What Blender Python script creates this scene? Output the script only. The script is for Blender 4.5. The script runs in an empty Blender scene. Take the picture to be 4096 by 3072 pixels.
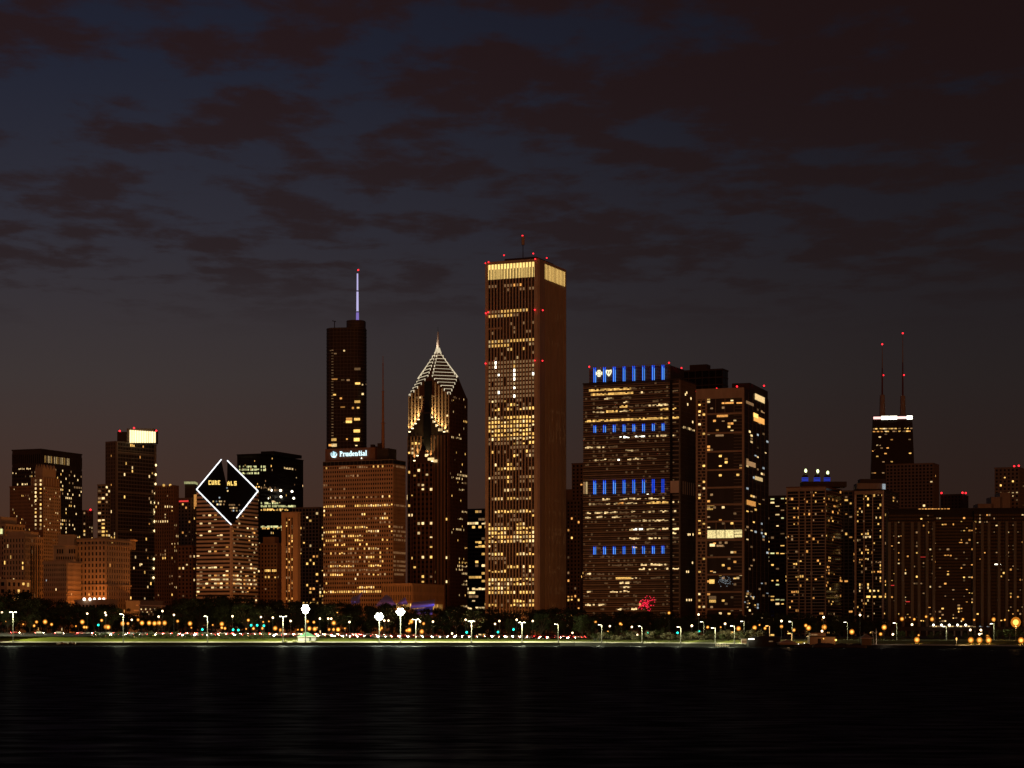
import bpy, bmesh, math, random
from mathutils import Vector, Matrix
sc = bpy.context.scene
COL = sc.collection
R = math.radians
# ------------------------------------------------------------------ camera
F, HY, H = 8850.0, 2550.0, 4.5          # focal length / horizon row in photo pixels, eye height in metres
cam_d = bpy.data.cameras.new('camera'); cam = bpy.data.objects.new('camera', cam_d); COL.objects.link(cam)
cam.location = (0, 0, H); cam.rotation_euler = (R(90), 0, 0)
cam_d.sensor_width = 36; cam_d.lens = 36 * F / 4096; cam_d.shift_y = (HY - 1536) / 4096
cam_d.clip_start = 1; cam_d.clip_end = 120000
sc.camera = cam
# ------------------------------------------------------------------ render / view
sc.view_settings.view_transform = 'Standard'; sc.view_settings.look = 'None'
sc.view_settings.exposure = 0; sc.view_settings.gamma = 1; sc.view_settings.use_curve_mapping = False
cy = sc.cycles
cy.use_denoising = True; cy.max_bounces = 4; cy.diffuse_bounces = 2; cy.glossy_bounces = 2
cy.transmission_bounces = 2; cy.volume_bounces = 0; cy.sample_clamp_indirect = 0.6; cy.sample_clamp_direct = 0
cy.caustics_reflective = False; cy.caustics_refractive = False
# ------------------------------------------------------------------ world: night sky over a lit city, broken cloud
wd = bpy.data.worlds.new('World'); sc.world = wd; wd.use_nodes = True
nt = wd.node_tree; N = nt.nodes; LK = nt.links; N.clear()
def nd(t, **k):
    n = N.new(t)
    for a, b in k.items(): setattr(n, a, b)
    return n
def mth(op, a, b=None, c=None):
    n = nd('ShaderNodeMath', operation=op)
    for i, v in enumerate((a, b, c)):
        if v is None: continue
        if isinstance(v, (int, float)): n.inputs[i].default_value = v
        else: LK.new(v, n.inputs[i])
    return n.outputs[0]
def mixc(f, a, b, bt='MIX'):
    n = nd('ShaderNodeMix', data_type='RGBA', blend_type=bt)
    for i, v in ((0, f), (6, a), (7, b)):
        if isinstance(v, (int, float)): n.inputs[i].default_value = v
        elif isinstance(v, tuple): n.inputs[i].default_value = v + (1,)
        else: LK.new(v, n.inputs[i])
    return n.outputs[2]
def ss(v, a, b):
    n = nd('ShaderNodeMapRange', interpolation_type='SMOOTHSTEP'); LK.new(v, n.inputs[0])
    n.inputs[1].default_value = a; n.inputs[2].default_value = b
    return n.outputs[0]
def lin(r, g, b):
    f = lambda v: (v / 255 / 12.92) if v < 10.3 else ((v / 255 + .055) / 1.055) ** 2.4
    return (f(r), f(g), f(b))
tc = nd('ShaderNodeTexCoord'); sp = nd('ShaderNodeSeparateXYZ'); LK.new(tc.outputs['Generated'], sp.inputs[0])
dx, dy, dz = sp.outputs
zc = mth('MAXIMUM', dz, 0.012)
el = mth('MAXIMUM', dz, 0.0)
ramp = nd('ShaderNodeValToRGB'); LK.new(mth('MULTIPLY', el, 2.0), ramp.inputs[0])
cr = ramp.color_ramp
pts = [(0.0, (70, 45, 33)), (0.11, (69, 47, 37)), (0.23, (60, 52, 51)), (0.36, (47, 46, 55)), (0.50, (33, 36, 50)), (0.60, (28, 30, 44)), (1.0, (23, 25, 38))]
while len(cr.elements) < len(pts): cr.elements.new(.5)
for e, (p, c) in zip(cr.elements, pts): e.position = p; e.color = lin(*c) + (1,)
az = mth('ARCTAN2', dx, dy)
east = ss(az, -0.22, 0.26)
clear = mixc(mth('MULTIPLY', east, 0.66), ramp.outputs[0], lin(18, 13, 13))
# faint last twilight of the set sun (west of the frame)
nish = nd('ShaderNodeTexSky', sky_type='NISHITA', sun_disc=False)
nish.sun_elevation = R(-6); nish.sun_rotation = R(-70); nish.altitude = 180
clear = mixc(0.010, clear, nish.outputs[0], 'ADD')
cx = mth('DIVIDE', dx, zc); cyy = mth('DIVIDE', dy, zc)
cb = nd('ShaderNodeCombineXYZ'); LK.new(cx, cb.inputs[0]); LK.new(mth('MULTIPLY', cyy, 0.66), cb.inputs[1])
n1 = nd('ShaderNodeTexNoise'); n1.inputs['Scale'].default_value = 4.4; n1.inputs['Detail'].default_value = 9; n1.inputs['Roughness'].default_value = .57; n1.inputs['Distortion'].default_value = .12
mp = nd('ShaderNodeMapping'); mp.inputs['Location'].default_value = (8.1, 5.2, 0); LK.new(cb.outputs[0], mp.inputs[0]); LK.new(mp.outputs[0], n1.inputs['Vector'])
n2 = nd('ShaderNodeTexNoise'); n2.inputs['Scale'].default_value = 1.3; n2.inputs['Detail'].default_value = 2
LK.new(mp.outputs[0], n2.inputs['Vector'])
cov = mth('ADD', mth('MULTIPLY', n1.outputs[0], 0.86), mth('MULTIPLY', n2.outputs[0], 0.24))
cov = mth('ADD', cov, mth('MULTIPLY', east, 0.035))
cov = mth('ADD', cov, mth('MULTIPLY', mth('MULTIPLY', ss(dz, 0.19, 0.27), ss(az, -0.17, -0.04)), 0.075))
mask = ss(cov, 0.505, 0.65)
mask = mth('MULTIPLY', mask, ss(dz, 0.13, 0.17))
cloudc = mixc(ss(dz, 0.13, 0.27), lin(41, 31, 32), lin(39, 22, 19))
cloudc = mixc(mth('MULTIPLY', east, 0.42), cloudc, lin(15, 8, 7))
skyc = mixc(mth('MULTIPLY', mask, 0.78), clear, cloudc)
bg = nd('ShaderNodeBackground'); LK.new(skyc, bg.inputs[0]); bg.inputs[1].default_value = 1.0
wo = nd('ShaderNodeOutputWorld'); LK.new(bg.outputs[0], wo.inputs[0])
# ------------------------------------------------------------------ the one distant light: sodium glow of the city south of the harbour
sd = bpy.data.lights.new('sun', 'SUN'); so = bpy.data.objects.new('sun', sd); COL.objects.link(so)
sd.energy = 0.285; sd.color = (1.0, 0.235, 0.032); sd.angle = R(35)
so.rotation_euler = Vector((-0.10, 1.0, -0.14)).to_track_quat('-Z', 'Y').to_euler()

# ------------------------------------------------------------------ materials
MT = {}
def tree_of(m):
    m.use_nodes = True
    return m.node_tree
def pmat(name, col, rough=.8, var=.28, scale=.22, metal=0, spec=.3, bump=0, bscale=1.0):
    if name in MT: return MT[name]
    m = bpy.data.materials.new(name); t = tree_of(m); b = t.nodes['Principled BSDF']
    b.inputs['Roughness'].default_value = rough; b.inputs['Metallic'].default_value = metal
    b.inputs['Specular IOR Level'].default_value = spec
    g = t.nodes.new('ShaderNodeNewGeometry'); n = t.nodes.new('ShaderNodeTexNoise')
    n.inputs['Scale'].default_value = scale; n.inputs['Detail'].default_value = 5
    vm = t.nodes.new('ShaderNodeVectorMath'); vm.operation = 'MULTIPLY'; vm.inputs[1].default_value = (1, 1, .3)   # rain streaks run down
    t.links.new(g.outputs['Position'], vm.inputs[0]); t.links.new(vm.outputs[0], n.inputs['Vector'])
    mx = t.nodes.new('ShaderNodeMix'); mx.data_type = 'RGBA'
    mx.inputs[6].default_value = tuple(c * (1 - var) for c in col) + (1,)
    mx.inputs[7].default_value = tuple(min(1, c * (1 + var)) for c in col) + (1,)
    t.links.new(n.outputs[0], mx.inputs[0]); t.links.new(mx.outputs[2], b.inputs['Base Color'])
    if bump:
        n2 = t.nodes.new('ShaderNodeTexNoise'); n2.inputs['Scale'].default_value = bscale
        t.links.new(g.outputs['Position'], n2.inputs['Vector'])
        bp = t.nodes.new('ShaderNodeBump'); bp.inputs['Strength'].default_value = bump; bp.inputs['Distance'].default_value = .3
        t.links.new(n2.outputs[0], bp.inputs['Height']); t.links.new(bp.outputs[0], b.inputs['Normal'])
    MT[name] = m; return m
def emat(name, col, st, lo=.35, hi=1.25, sample=False, tex=0.0):
    if name in MT: return MT[name]
    m = bpy.data.materials.new(name); t = tree_of(m); t.nodes.remove(t.nodes['Principled BSDF'])
    e = t.nodes.new('ShaderNodeEmission'); e.inputs[0].default_value = col + (1,)
    oi = t.nodes.new('ShaderNodeObjectInfo'); mr = t.nodes.new('ShaderNodeMapRange')
    mr.inputs[3].default_value = lo * st; mr.inputs[4].default_value = hi * st
    t.links.new(oi.outputs['Random'], mr.inputs[0]); out = mr.outputs[0]
    if tex:
        g = t.nodes.new('ShaderNodeNewGeometry'); n = t.nodes.new('ShaderNodeTexNoise'); n.inputs['Scale'].default_value = 1.1; n.inputs['Detail'].default_value = 3
        t.links.new(g.outputs['Position'], n.inputs['Vector'])
        m2 = t.nodes.new('ShaderNodeMapRange'); m2.inputs[1].default_value = .32; m2.inputs[2].default_value = .68; m2.inputs[3].default_value = 1 - tex; m2.inputs[4].default_value = 1 + tex * .6
        t.links.new(n.outputs[0], m2.inputs[0])
        mu = t.nodes.new('ShaderNodeMath'); mu.operation = 'MULTIPLY'; t.links.new(out, mu.inputs[0]); t.links.new(m2.outputs[0], mu.inputs[1]); out = mu.outputs[0]
    t.links.new(out, e.inputs[1]); t.links.new(e.outputs[0], t.nodes['Material Output'].inputs[0])
    m.cycles.emission_sampling = 'AUTO' if sample else 'NONE'
    MT[name] = m; return m
tan = pmat('tan_limestone', (.42, .34, .26)); pink = pmat('pale_concrete', (.70, .62, .56)); brown = pmat('brown_brick', (.26, .17, .11))
granite = pmat('white_granite', (.48, .42, .35)); grey = pmat('grey_concrete', (.30, .27, .24)); dark = pmat('dark_metal', (.055, .05, .047), .5, spec=.12)
black = pmat('black_metal', (.02, .019, .018), .45, spec=.1); bluegrey = pmat('blue_grey_cladding', (.14, .14, .15), .5)
glass = pmat('dark_glass', (.012, .013, .015), .12, spec=.16); terra = pmat('warm_terracotta', (.50, .37, .25)); redbrown = pmat('red_brown_stone', (.20, .12, .085))
darkstone = pmat('dark_polished_granite', (.10, .06, .042)); roofm = pmat('roof_gravel', (.10, .09, .085)); mgrey = pmat('mid_grey_concrete', (.20, .18, .16)); steel = pmat('brushed_steel', (.45, .45, .47), .35, metal=.8)
cream = pmat('cream_concrete', (.44, .38, .30))
LIT = {'y': emat('lit_window_yellow', (1, .56, .14), 1.5, .35, 1.35, tex=.4), 'w': emat('lit_window_warm_white', (1, .68, .30), 1.45, .3, 1.35, tex=.4),
       'o': emat('lit_window_orange', (1, .43, .10), 1.1, tex=.4), 'd': emat('lit_window_dim', (1, .55, .24), .26, .25, 1.6, tex=.4),
       'c': emat('lit_window_and_reflection_cool', (.80, .92, 1), .55, tex=.4), 'b': emat('lit_window_blazing', (1, .92, .70), 5, .8, 1.2),
       'r': emat('lit_window_red', (1, .06, .05), .8), 'g': emat('lit_window_greenish', (.95, .93, .42), 1.0, tex=.4)}
redlamp = emat('red_beacon_glass', (1, .02, .03), 3.2, .8, 1.2)
whitetube = emat('white_light_tube', (.95, .97, 1), 1.9, .9, 1.1, sample=True)
bluetube = emat('blue_light_tube', (.01, .085, 1), 1.35, .7, 1.2, sample=True)
bluecore = emat('pale_blue_light_tube', (.12, .42, 1), 1.2, .6, 1.2)
crownlit = emat('crown_floodlight_glow', (1, .66, .20), 1.55, .85, 1.1, tex=.25)  # floodlight on the crown recess put in as emission

# ------------------------------------------------------------------ helpers
def lk(o): COL.objects.link(o); return o
def tag(o, label=None, cat=None, group=None, kind=None):
    if label: o['label'] = label
    if cat: o['category'] = cat
    if group: o['group'] = group
    if kind: o['kind'] = kind
    return o
def me_of(name, v, f, m):
    d = bpy.data.meshes.new(name); d.from_pydata([tuple(p) for p in v], [], f); d.materials.append(m); d.update(); return d
CUBE_V = [(x, y, z) for z in (-.5, .5) for y in (-.5, .5) for x in (-.5, .5)]
CUBE_F = [(0, 2, 3, 1), (4, 5, 7, 6), (0, 1, 5, 4), (2, 6, 7, 3), (0, 4, 6, 2), (1, 3, 7, 5)]
UC = {}
def ucube(m):
    if m.name not in UC: UC[m.name] = me_of('box_' + m.name, CUBE_V, CUBE_F, m)
    return UC[m.name]
US = {}
def usphere(m):
    if m.name not in US:
        bm = bmesh.new(); bmesh.ops.create_icosphere(bm, subdivisions=2, radius=1)
        d = bpy.data.meshes.new('ball_' + m.name); bm.to_mesh(d); bm.free(); d.materials.append(m); US[m.name] = d
    return US[m.name]
UT = {}
def ucyl(m, top=1.0, n=10):
    k = (m.name, top, n)
    if k not in UT:
        v = [(math.cos(2 * math.pi * i / n), math.sin(2 * math.pi * i / n), 0) for i in range(n)] + [(top * math.cos(2 * math.pi * i / n), top * math.sin(2 * math.pi * i / n), 1) for i in range(n)]
        f = [(i, (i + 1) % n, n + (i + 1) % n, n + i) for i in range(n)] + [tuple(reversed(range(n))), tuple(range(n, 2 * n))]
        UT[k] = me_of('tube_' + m.name, v, f, m)
    return UT[k]
def empty(name, loc, rz=0):
    o = bpy.data.objects.new(name, None); o.location = loc; o.rotation_euler = (0, 0, rz); o.empty_display_size = 1; return lk(o)
def part(root, name, mesh, loc=(0, 0, 0), rz=0, sc_=(1, 1, 1), kind=None, rot=None):
    o = bpy.data.objects.new(name, mesh); o.parent = root; o.location = loc
    o.rotation_euler = rot if rot else (0, 0, rz); o.scale = sc_
    if kind: o['kind'] = kind
    return lk(o)
def boxes(name, lst, m):
    v, f = [], []
    for (cx_, cy_, cz_, sx, sy, sz) in lst:
        b = len(v); v += [(cx_ + x * sx, cy_ + y * sy, cz_ + z * sz) for x, y, z in CUBE_V]; f += [tuple(b + i for i in q) for q in CUBE_F]
    return me_of(name, v, f, m)
def prism(name, poly, z0, z1, m):
    n = len(poly); z0 = z0 if isinstance(z0, (list, tuple)) else [z0] * n; z1 = z1 if isinstance(z1, (list, tuple)) else [z1] * n
    v = [(p[0], p[1], z0[i]) for i, p in enumerate(poly)] + [(p[0], p[1], z1[i]) for i, p in enumerate(poly)]
    f = [(i, (i + 1) % n, n + (i + 1) % n, n + i) for i in range(n)] + [tuple(reversed(range(n))), tuple(range(n, 2 * n))]
    return me_of(name, v, f, m)
def Wp(x, y, D): return Vector(((x - 2048) / F * D, D, H + (HY - y) / F * D))
def zy(y, D): return H + (HY - y) / F * D
TH = 23.3
Z0 = 5.0
class Tower:
    def __init__(s, name, label, xl, xc, xr, ytop, D, cat='skyscraper', th=TH, group=None):
        t = R(th); s.th = t; s.D = D
        s.C = Vector(((xc - 2048) / F * D, D, 0))
        kl, kr = (xl - 2048) / F, (xr - 2048) / F
        c, n = math.cos(t), math.sin(t)
        s.wS = (s.C.x - kl * D) / (c + kl * n); s.wE = (kr * D - s.C.x) / (n - kr * c) if n - kr * c > .05 else 28.0
        s.lx = Vector((c, -n, 0)); s.ly = Vector((n, c, 0))
        s.h = zy(ytop, D) - Z0
        s.root = empty(name, (s.C.x, s.C.y, Z0), -t); tag(s.root, label, cat, group)
        s.litw = []; s.darkw = []
    def z(s, y): return zy(y, s.D) - Z0
    def loc(s, p):
        d = Vector((p[0], p[1], 0)) - s.C
        return (d.dot(s.lx), d.dot(s.ly), p[2] - Z0)
    def px(s, x, y, dD=0): return s.loc(Wp(x, y, s.D + dD))
    def ray(s, face, x, y, off=0):
        d = Vector(((x - 2048) / F, 1, 0)); n = -s.ly if face == 'S' else s.lx
        t = (s.C + n * off).dot(n) / d.dot(n); P = d * t - s.C
        return ((P.dot(s.lx) + s.wS) if face == 'S' else P.dot(s.ly), H + (HY - y) / F * t - Z0)
    def pos(s, face, u, z, out): return ((-s.wS + u, -out, z), 0) if face == 'S' else ((out, u, z), math.pi / 2)
    def fbox(s, name, face, u0, u1, z0, z1, o0, o1, m, kind=None, parent=None):
        l, r = s.pos(face, (u0 + u1) / 2, (z0 + z1) / 2, (o0 + o1) / 2)
        return part(s.root, name, ucube(m), l, r, (u1 - u0, o1 - o0, z1 - z0), kind)
    def box(s, name, x0, x1, y0, y1, z0, z1, m): return part(s.root, name, ucube(m), ((x0 + x1) / 2, (y0 + y1) / 2, (z0 + z1) / 2), 0, (x1 - x0, y1 - y0, z1 - z0))
    def core(s, m, z1=None, roof=True, over=.5):
        z1 = z1 or s.h
        part(s.root, 'wall', me_of('wall', [(x, y, z) for z in (-3, z1) for y in (0, s.wE) for x in (-s.wS, 0)], CUBE_F, m))
        if roof: s.box('roof', -s.wS - over, over, -over, s.wE + over, z1, z1 + 1.1, m); s.box('roof_deck', -s.wS + 1, -1, 1, s.wE - 1, z1 + 1.1, z1 + 1.25, roofm)
    def pent(s, x0, x1, ytop, m, zb=None, y0=None, y1=None, name='penthouse'):
        """block on the roof, between two photo columns"""
        a, b = s.ray('S', x0, ytop)[0] - s.wS, s.ray('S', x1, ytop)[0] - s.wS
        return s.box(name, a, b, y0 if y0 is not None else s.wE * .15, y1 if y1 is not None else s.wE * .8, (zb if zb is not None else s.h + 1.1), s.z(ytop), m)
    def facade(s, face, ncol, nrow, m, wf=.55, hf=.55, z0=0, z1=None, u0=0, u1=None, lit=None, piers=True, spans=True, dep=.5, darks=True, clip=None, ledge=None, pm=None, ob=0.0):
        w = s.wS if face == 'S' else s.wE; z1 = z1 or s.h; u1 = u1 if u1 is not None else w; pm = pm or m
        du, dz = (u1 - u0) / ncol, (z1 - z0) / nrow
        pw, sh = du * (1 - wf), dz * (1 - hf)
        if piers:
            for i in range(ncol + 1):
                a, b = max(u0, u0 + i * du - pw / 2), min(u1, u0 + i * du + pw / 2)
                t = z1 if not clip else clip((a + b) / 2)
                s.fbox('pier', face, a, b, z0, t, ob - .1, ob + dep, pm)
        if spans:
            for j in range(nrow + 1):
                a, b = max(z0, z0 + j * dz - sh / 2), min(z1, z0 + j * dz + sh / 2)
                s.fbox('spandrel', face, u0, u1, a, b, ob - .1, ob + dep - .06, m)
        for j in range(nrow):
            for i in range(ncol):
                uc, zc_ = u0 + (i + .5) * du, z0 + (j + .5) * dz
                if clip and zc_ + dz * hf / 2 > clip(uc): continue
                k = lit(face, j, i, ncol, nrow) if lit else None
                rec = (face, uc, zc_, du * wf * .99, dz * hf, k, ob)
                (s.litw if k else s.darkw).append(rec)
                if not darks and not k: s.darkw.pop()
    def pane(s, face, x0, x1, y0, y1, k, out=0.42):
        a, za = s.ray(face, x0, y1); b, zb = s.ray(face, x1, y0)
        s.litw.append((face, (a + b) / 2, (za + zb) / 2, abs(b - a), abs(zb - za), k, out))
    def finish(s, cap=300, seed=1, shrink=0.0):
        rr = random.Random(seed)
        for n, (face, u, z, w, h, k, *ob) in enumerate(s.litw[:cap]):
            zz, hh = z, h
            if shrink: w *= rr.uniform(1 - shrink, 1); hh *= rr.uniform(1 - shrink * .8, 1); h = hh
            if rr.random() < .3: hh = h * rr.uniform(.45, .8); zz = z - (h - hh) / 2 * rr.choice((1, 1, -1))
            l, r = s.pos(face, u, zz, .12 + (ob[0] if ob else 0))
            part(s.root, 'window', ucube(LIT[k]), l, r, (w, .16, hh))
        rest = {}
        for rec in s.litw[cap:]: rest.setdefault(rec[5], []).append(rec)
        for k, lst in rest.items(): s.joined('more_lit_glazing', lst, LIT[k])
        if s.darkw: s.joined('unlit_glazing', s.darkw, glass)
    def joined(s, name, lst, m):
        b = []
        for (face, u, z, w, h, k, *ob) in lst:
            l, r = s.pos(face, u, z, .06 + (ob[0] if ob else 0))
            b.append((l[0], l[1], l[2], w, .12, h) if face == 'S' else (l[0], l[1], l[2], .12, w, h))
        part(s.root, name, boxes(name, b, m), kind='stuff')
    def beacon(s, x, y, dD=0, r=1.0, m=None):
        r *= .66 if m is None else 1
        part(s.root, 'beacon', usphere(m or redlamp), s.px(x, y, dD), 0, (r, r, r))
def litgen(seed, p=.08, prow=.12, pal='yyywwoddd', run=(3, 9), fill=.85, pE=None):
    rr = random.Random(seed); cache = {}
    def f(face, r, c, n, nr):
        if (face, r) not in cache:
            q = p if (face == 'S' or pE is None) else pE
            row = [rr.choice(pal) if rr.random() < q else None for _ in range(n)]
            if rr.random() < prow:
                k = rr.choice(pal); a = rr.randrange(n)
                for i in range(a, min(n, a + rr.randint(*run))):
                    if rr.random() < fill: row[i] = k
            cache[(face, r)] = row
        return cache[(face, r)][c]
    return f
def quick(name, label, xl, xc, xr, ytop, D, m, fl=3.6, bay=3.4, wf=.5, hf=.55, lit=None, style='grid', seed=0, th=TH, cat='office tower', roof=True, pm=None, dep=.5, cap=300, pf=None):
    T = Tower(name, label, xl, xc, xr, ytop, D, cat, th); T.core(m, roof=roof)
    nr = max(3, int(T.h / fl)); lit = lit or litgen(seed)
    for fc, w in (('S', T.wS), ('E', T.wE)):
        if w < 3: continue
        T.facade(fc, max(2, int(w / bay)), nr, m, wf, hf, lit=lit, piers=style in ('grid', 'rib'), spans=style in ('grid', 'band'), pm=pm, dep=dep)
    T.seed = seed
    return T

# ================================================================== THE SETTING
def interp(tab, x):
    if x <= tab[0][0]: return tab[0][1]
    for (a, va), (b, vb) in zip(tab, tab[1:]):
        if x <= b: return va + (vb - va) * (x - a) / (b - a)
    return tab[-1][1]
SHORE = [(-2500, 1200), (0, 1200), (2280, 1190), (2400, 1155), (2700, 1110), (3000, 1010), (3600, 930), (4096, 865), (5500, 760), (7000, 700)]
def shoreD(px): return interp(SHORE, px)
def roadD(px): return interp([(-2500, 1215), (0, 1215), (250, 1225), (2330, 1420), (7000, 1450)], px)
def roadZ(px): return interp([(0, 5.3), (2330, 3.5)], px)
def edgeZ(px): return interp([(2200, 1.8), (4096, 1.0)], px)
def gz(px, D):
    s = shoreD(px); r = roadD(px); e = edgeZ(px); zr = roadZ(px)
    return interp([(s + 8.5, e + .46), (max(s + 9, min(s + 30, r - 9)), zr - .25), (r - 8, zr), (r + 8, zr + 1.7), (r + 150, max(5.0, zr + 1.7))], D)
def gpt(px, D, up=0): return Vector(((px - 2048) / F * D, D, gz(px, D) + up))
grass = pmat('park_grass', (.13, .155, .016), .9, .45, .12)
asphalt = pmat('asphalt', (.05, .05, .05), .85); concrete = pmat('pale_walk_concrete', (.42, .41, .35), .8, .15, .8); wallc = pmat('seawall_concrete', (.022, .021, .02), .9)
pxs = list(range(-2500, 7001, 60))
offs = [8.6, 15, 28, 45, 70, 100, 140, 200, 260, 340, 420, 500, 700, 1000, 2000, 6000, 20000, 70000]
v, f = [], []
for px in pxs:
    for o in offs:
        D = shoreD(px) + o; p = gpt(px, D); v.append(p)
n = len(offs)
f = [(i * n + j, (i + 1) * n + j, (i + 1) * n + j + 1, i * n + j + 1) for i in range(len(pxs) - 1) for j in range(n - 1)]
tag(lk(bpy.data.objects.new('ground', me_of('ground', v, f, grass))), kind='structure')
def strip(name, pts, prof, m):
    """sweep profile rows along a list of (px) columns: prof(px) -> list of points"""
    v, f = [], []; k = None
    for px in pts:
        r = prof(px); k = len(r); v += r
    for i in range(len(pts) - 1):
        for j in range(k - 1): f.append((i * k + j, (i + 1) * k + j, (i + 1) * k + j + 1, i * k + j + 1))
    return lk(bpy.data.objects.new(name, me_of(name, v, f, m)))
def at(px, D, z): return Vector(((px - 2048) / F * D, D, z))
tag(strip('seawall', pxs, lambda p: [at(p, shoreD(p), -3), at(p, shoreD(p), edgeZ(p) + .02), at(p, shoreD(p) + 8.2, edgeZ(p) + .02)], wallc), 'low dark concrete seawall along the harbour edge', 'wall')
tag(strip('lakefront_path', pxs, lambda p: [at(p, shoreD(p) + 7.8, edgeZ(p) - .2), at(p, shoreD(p) + 8.0, edgeZ(p) + .50), at(p, shoreD(p) + 8.9, edgeZ(p) + .52), at(p, shoreD(p) + 8.9, edgeZ(p) + .3)], concrete), kind='structure')
tag(strip('road', pxs, lambda p: [at(p, roadD(p) - 9, roadZ(p) + .12), at(p, roadD(p) + 9, roadZ(p) + 1.92)], asphalt), kind='structure')
tag(strip('kerb', pxs, lambda p: [at(p, roadD(p) - 9.5, roadZ(p) - .2), at(p, roadD(p) - 9.5, roadZ(p) + .26), at(p, roadD(p) - 9.1, roadZ(p) + .26), at(p, roadD(p) - 9.1, roadZ(p))], wallc), kind='structure')
# lake
wm = bpy.data.materials.new('lake_water'); t = tree_of(wm); b = t.nodes['Principled BSDF']
b.inputs['Base Color'].default_value = (.0030, .0034, .0050, 1); b.inputs['Roughness'].default_value = .6; b.inputs['Specular IOR Level'].default_value = 0
g = t.nodes.new('ShaderNodeNewGeometry'); mpn = t.nodes.new('ShaderNodeMapping'); mpn.inputs['Scale'].default_value = (.09, .17, 1)
t.links.new(g.outputs['Position'], mpn.inputs[0])
n1 = t.nodes.new('ShaderNodeTexNoise'); n1.inputs['Scale'].default_value = 2.2; n1.inputs['Detail'].default_value = 7; n1.inputs['Roughness'].default_value = .62
t.links.new(mpn.outputs[0], n1.inputs['Vector'])
bp = t.nodes.new('ShaderNodeBump'); bp.inputs['Strength'].default_value = 1; bp.inputs['Distance'].default_value = 1.6
t.links.new(n1.outputs[0], bp.inputs['Height'])
gl = t.nodes.new('ShaderNodeBsdfGlossy'); gl.inputs['Color'].default_value = (.75, .8, .9, 1); gl.inputs['Roughness'].default_value = .42; t.links.new(bp.outputs[0], gl.inputs['Normal'])
mr = t.nodes.new('ShaderNodeMapRange'); mr.inputs[1].default_value = .42; mr.inputs[2].default_value = .68; mr.inputs[3].default_value = .03; mr.inputs[4].default_value = .20   # steep wave backs show the dark water, crests the sky
t.links.new(n1.outputs[0], mr.inputs[0])
ms = t.nodes.new('ShaderNodeMixShader'); t.links.new(mr.outputs[0], ms.inputs[0]); t.links.new(b.outputs[0], ms.inputs[1]); t.links.new(gl.outputs[0], ms.inputs[2])
t.links.new(ms.outputs[0], t.nodes['Material Output'].inputs[0])
v = [(-9000, -400, 0), (9000, -400, 0), (9000, 1260, 0), (-9000, 1260, 0)]
tag(lk(bpy.data.objects.new('lake', me_of('lake', v, [(0, 1, 2, 3)], wm))), kind='structure')

# ================================================================== BUILDINGS, from the left
warm = 'yyywwodd'
# --- low wall-of-the-avenue blocks, far left
T = quick('office_tower', 'tan stepped block at the far end of the avenue with a yellow lit top sign', -170, 20, 98, 2100, 1760, tan, seed=1, lit=litgen(1, .05, .05), fl=4)
T.fbox('lit_sign', 'S', T.wS - 22, T.wS - 2, T.h - 7, T.h - 3, .5, 1.0, LIT['g'])
T.box('setback', -T.wS + 3, -6, 3, T.wE - 2, T.h + 1.1, T.h + 7, tan); T.finish()
T = quick('office_tower', 'orange lit art deco block with tall vertical piers beside the white tiered tower', 14, 98, 172, 2150, 1700, terra, seed=2, fl=4.1, bay=2.6, wf=.42, hf=.62, lit=litgen(2, .035, .03, 'ywwd'))
T.box('setback', -T.wS + 2, -2, 2, T.wE - 3, T.h + 1.1, T.h + 5, terra)
for i in range(4): T.fbox('dark_window_slot', 'E', T.wE * (.3 + .14 * i), T.wE * (.3 + .14 * i) + 1.3, 12, T.h - 6, .45, .62, black)
T.finish()
T = quick('low_rise_building', 'low orange wall block with few windows behind the big tree', -60, 26, 120, 2322, 1640, terra, seed=3, fl=5, bay=5, lit=litgen(3, .15, 0, 'yo'), cat='building'); T.finish()
# setback tower with gabled crown
T = Tower('setback_tower', 'brown gothic setback tower with a gabled crown before the black slab', 40, 172, 241, 1946, 1860, 'skyscraper')
T.core(brown, roof=False)
T.facade('S', 26, 44, brown, .45, .5, u0=0, u1=T.wS, lit=litgen(4, .09, .0, 'wwyd'), dep=.4)
T.facade('E', 9, 44, tan, .45, .5, z1=T.h, lit=litgen(5, .10, .0, 'wwyd'), dep=.4)
T.box('roof', -T.wS - .4, .6, -.6, T.wE + .4, T.h, T.h + 1, brown); zsh = T.z(1908); xq = T.ray('S', 126, 1920)[0] - T.wS; T.box('shoulder', xq, -.3, .3, T.wE - 1, T.h + 1, zsh, brown)
for i in range(6): xs = xq + (-.9 - xq) * i / 5; T.box('pier', xs - .6, xs + .6, -.1, .35, T.h + 1, zsh, tan)
for i in range(7): ys_ = 1 + (T.wE - 3) * i / 6; T.box('pier', -.35, .1, ys_ - .6, ys_ + .6, T.h + 1, zsh, tan)
for i in range(26):
    T.pane('S', 142 + (i % 2) * 20 - 1, 142 + (i % 2) * 20 + 5, 1918 + 16 * (i // 2), 1926 + 16 * (i // 2), random.Random(i).choice('wwyd'))
a = T.ray('S', 138, 1870)[0] - T.wS; b_, yb_ = -1.2, T.wE - 5; zt = T.z(1876); T.box('crown', a, b_, 1.2, yb_, zsh, zt, tan)
def gable(x0, y0, x1, y1, nx, ny):
    v = [(x0, y0, zt - 5), (x1, y1, zt - 5), (x1, y1, zt), ((x0 + x1) / 2, (y0 + y1) / 2, zt + 4.2), (x0, y0, zt)]; v += [(p[0] + nx, p[1] + ny, p[2]) for p in v]
    part(T.root, 'gable', me_of('gable', v, [(0, 1, 2, 3, 4), (9, 8, 7, 6, 5)] + [(k, k + 5, (k + 1) % 5 + 5, (k + 1) % 5) for k in range(5)], tan))
for i in range(3): q = (b_ - a) / 3; gable(a + q * i, .9, a + q * (i + 1), .9, 0, 1.4)
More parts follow.
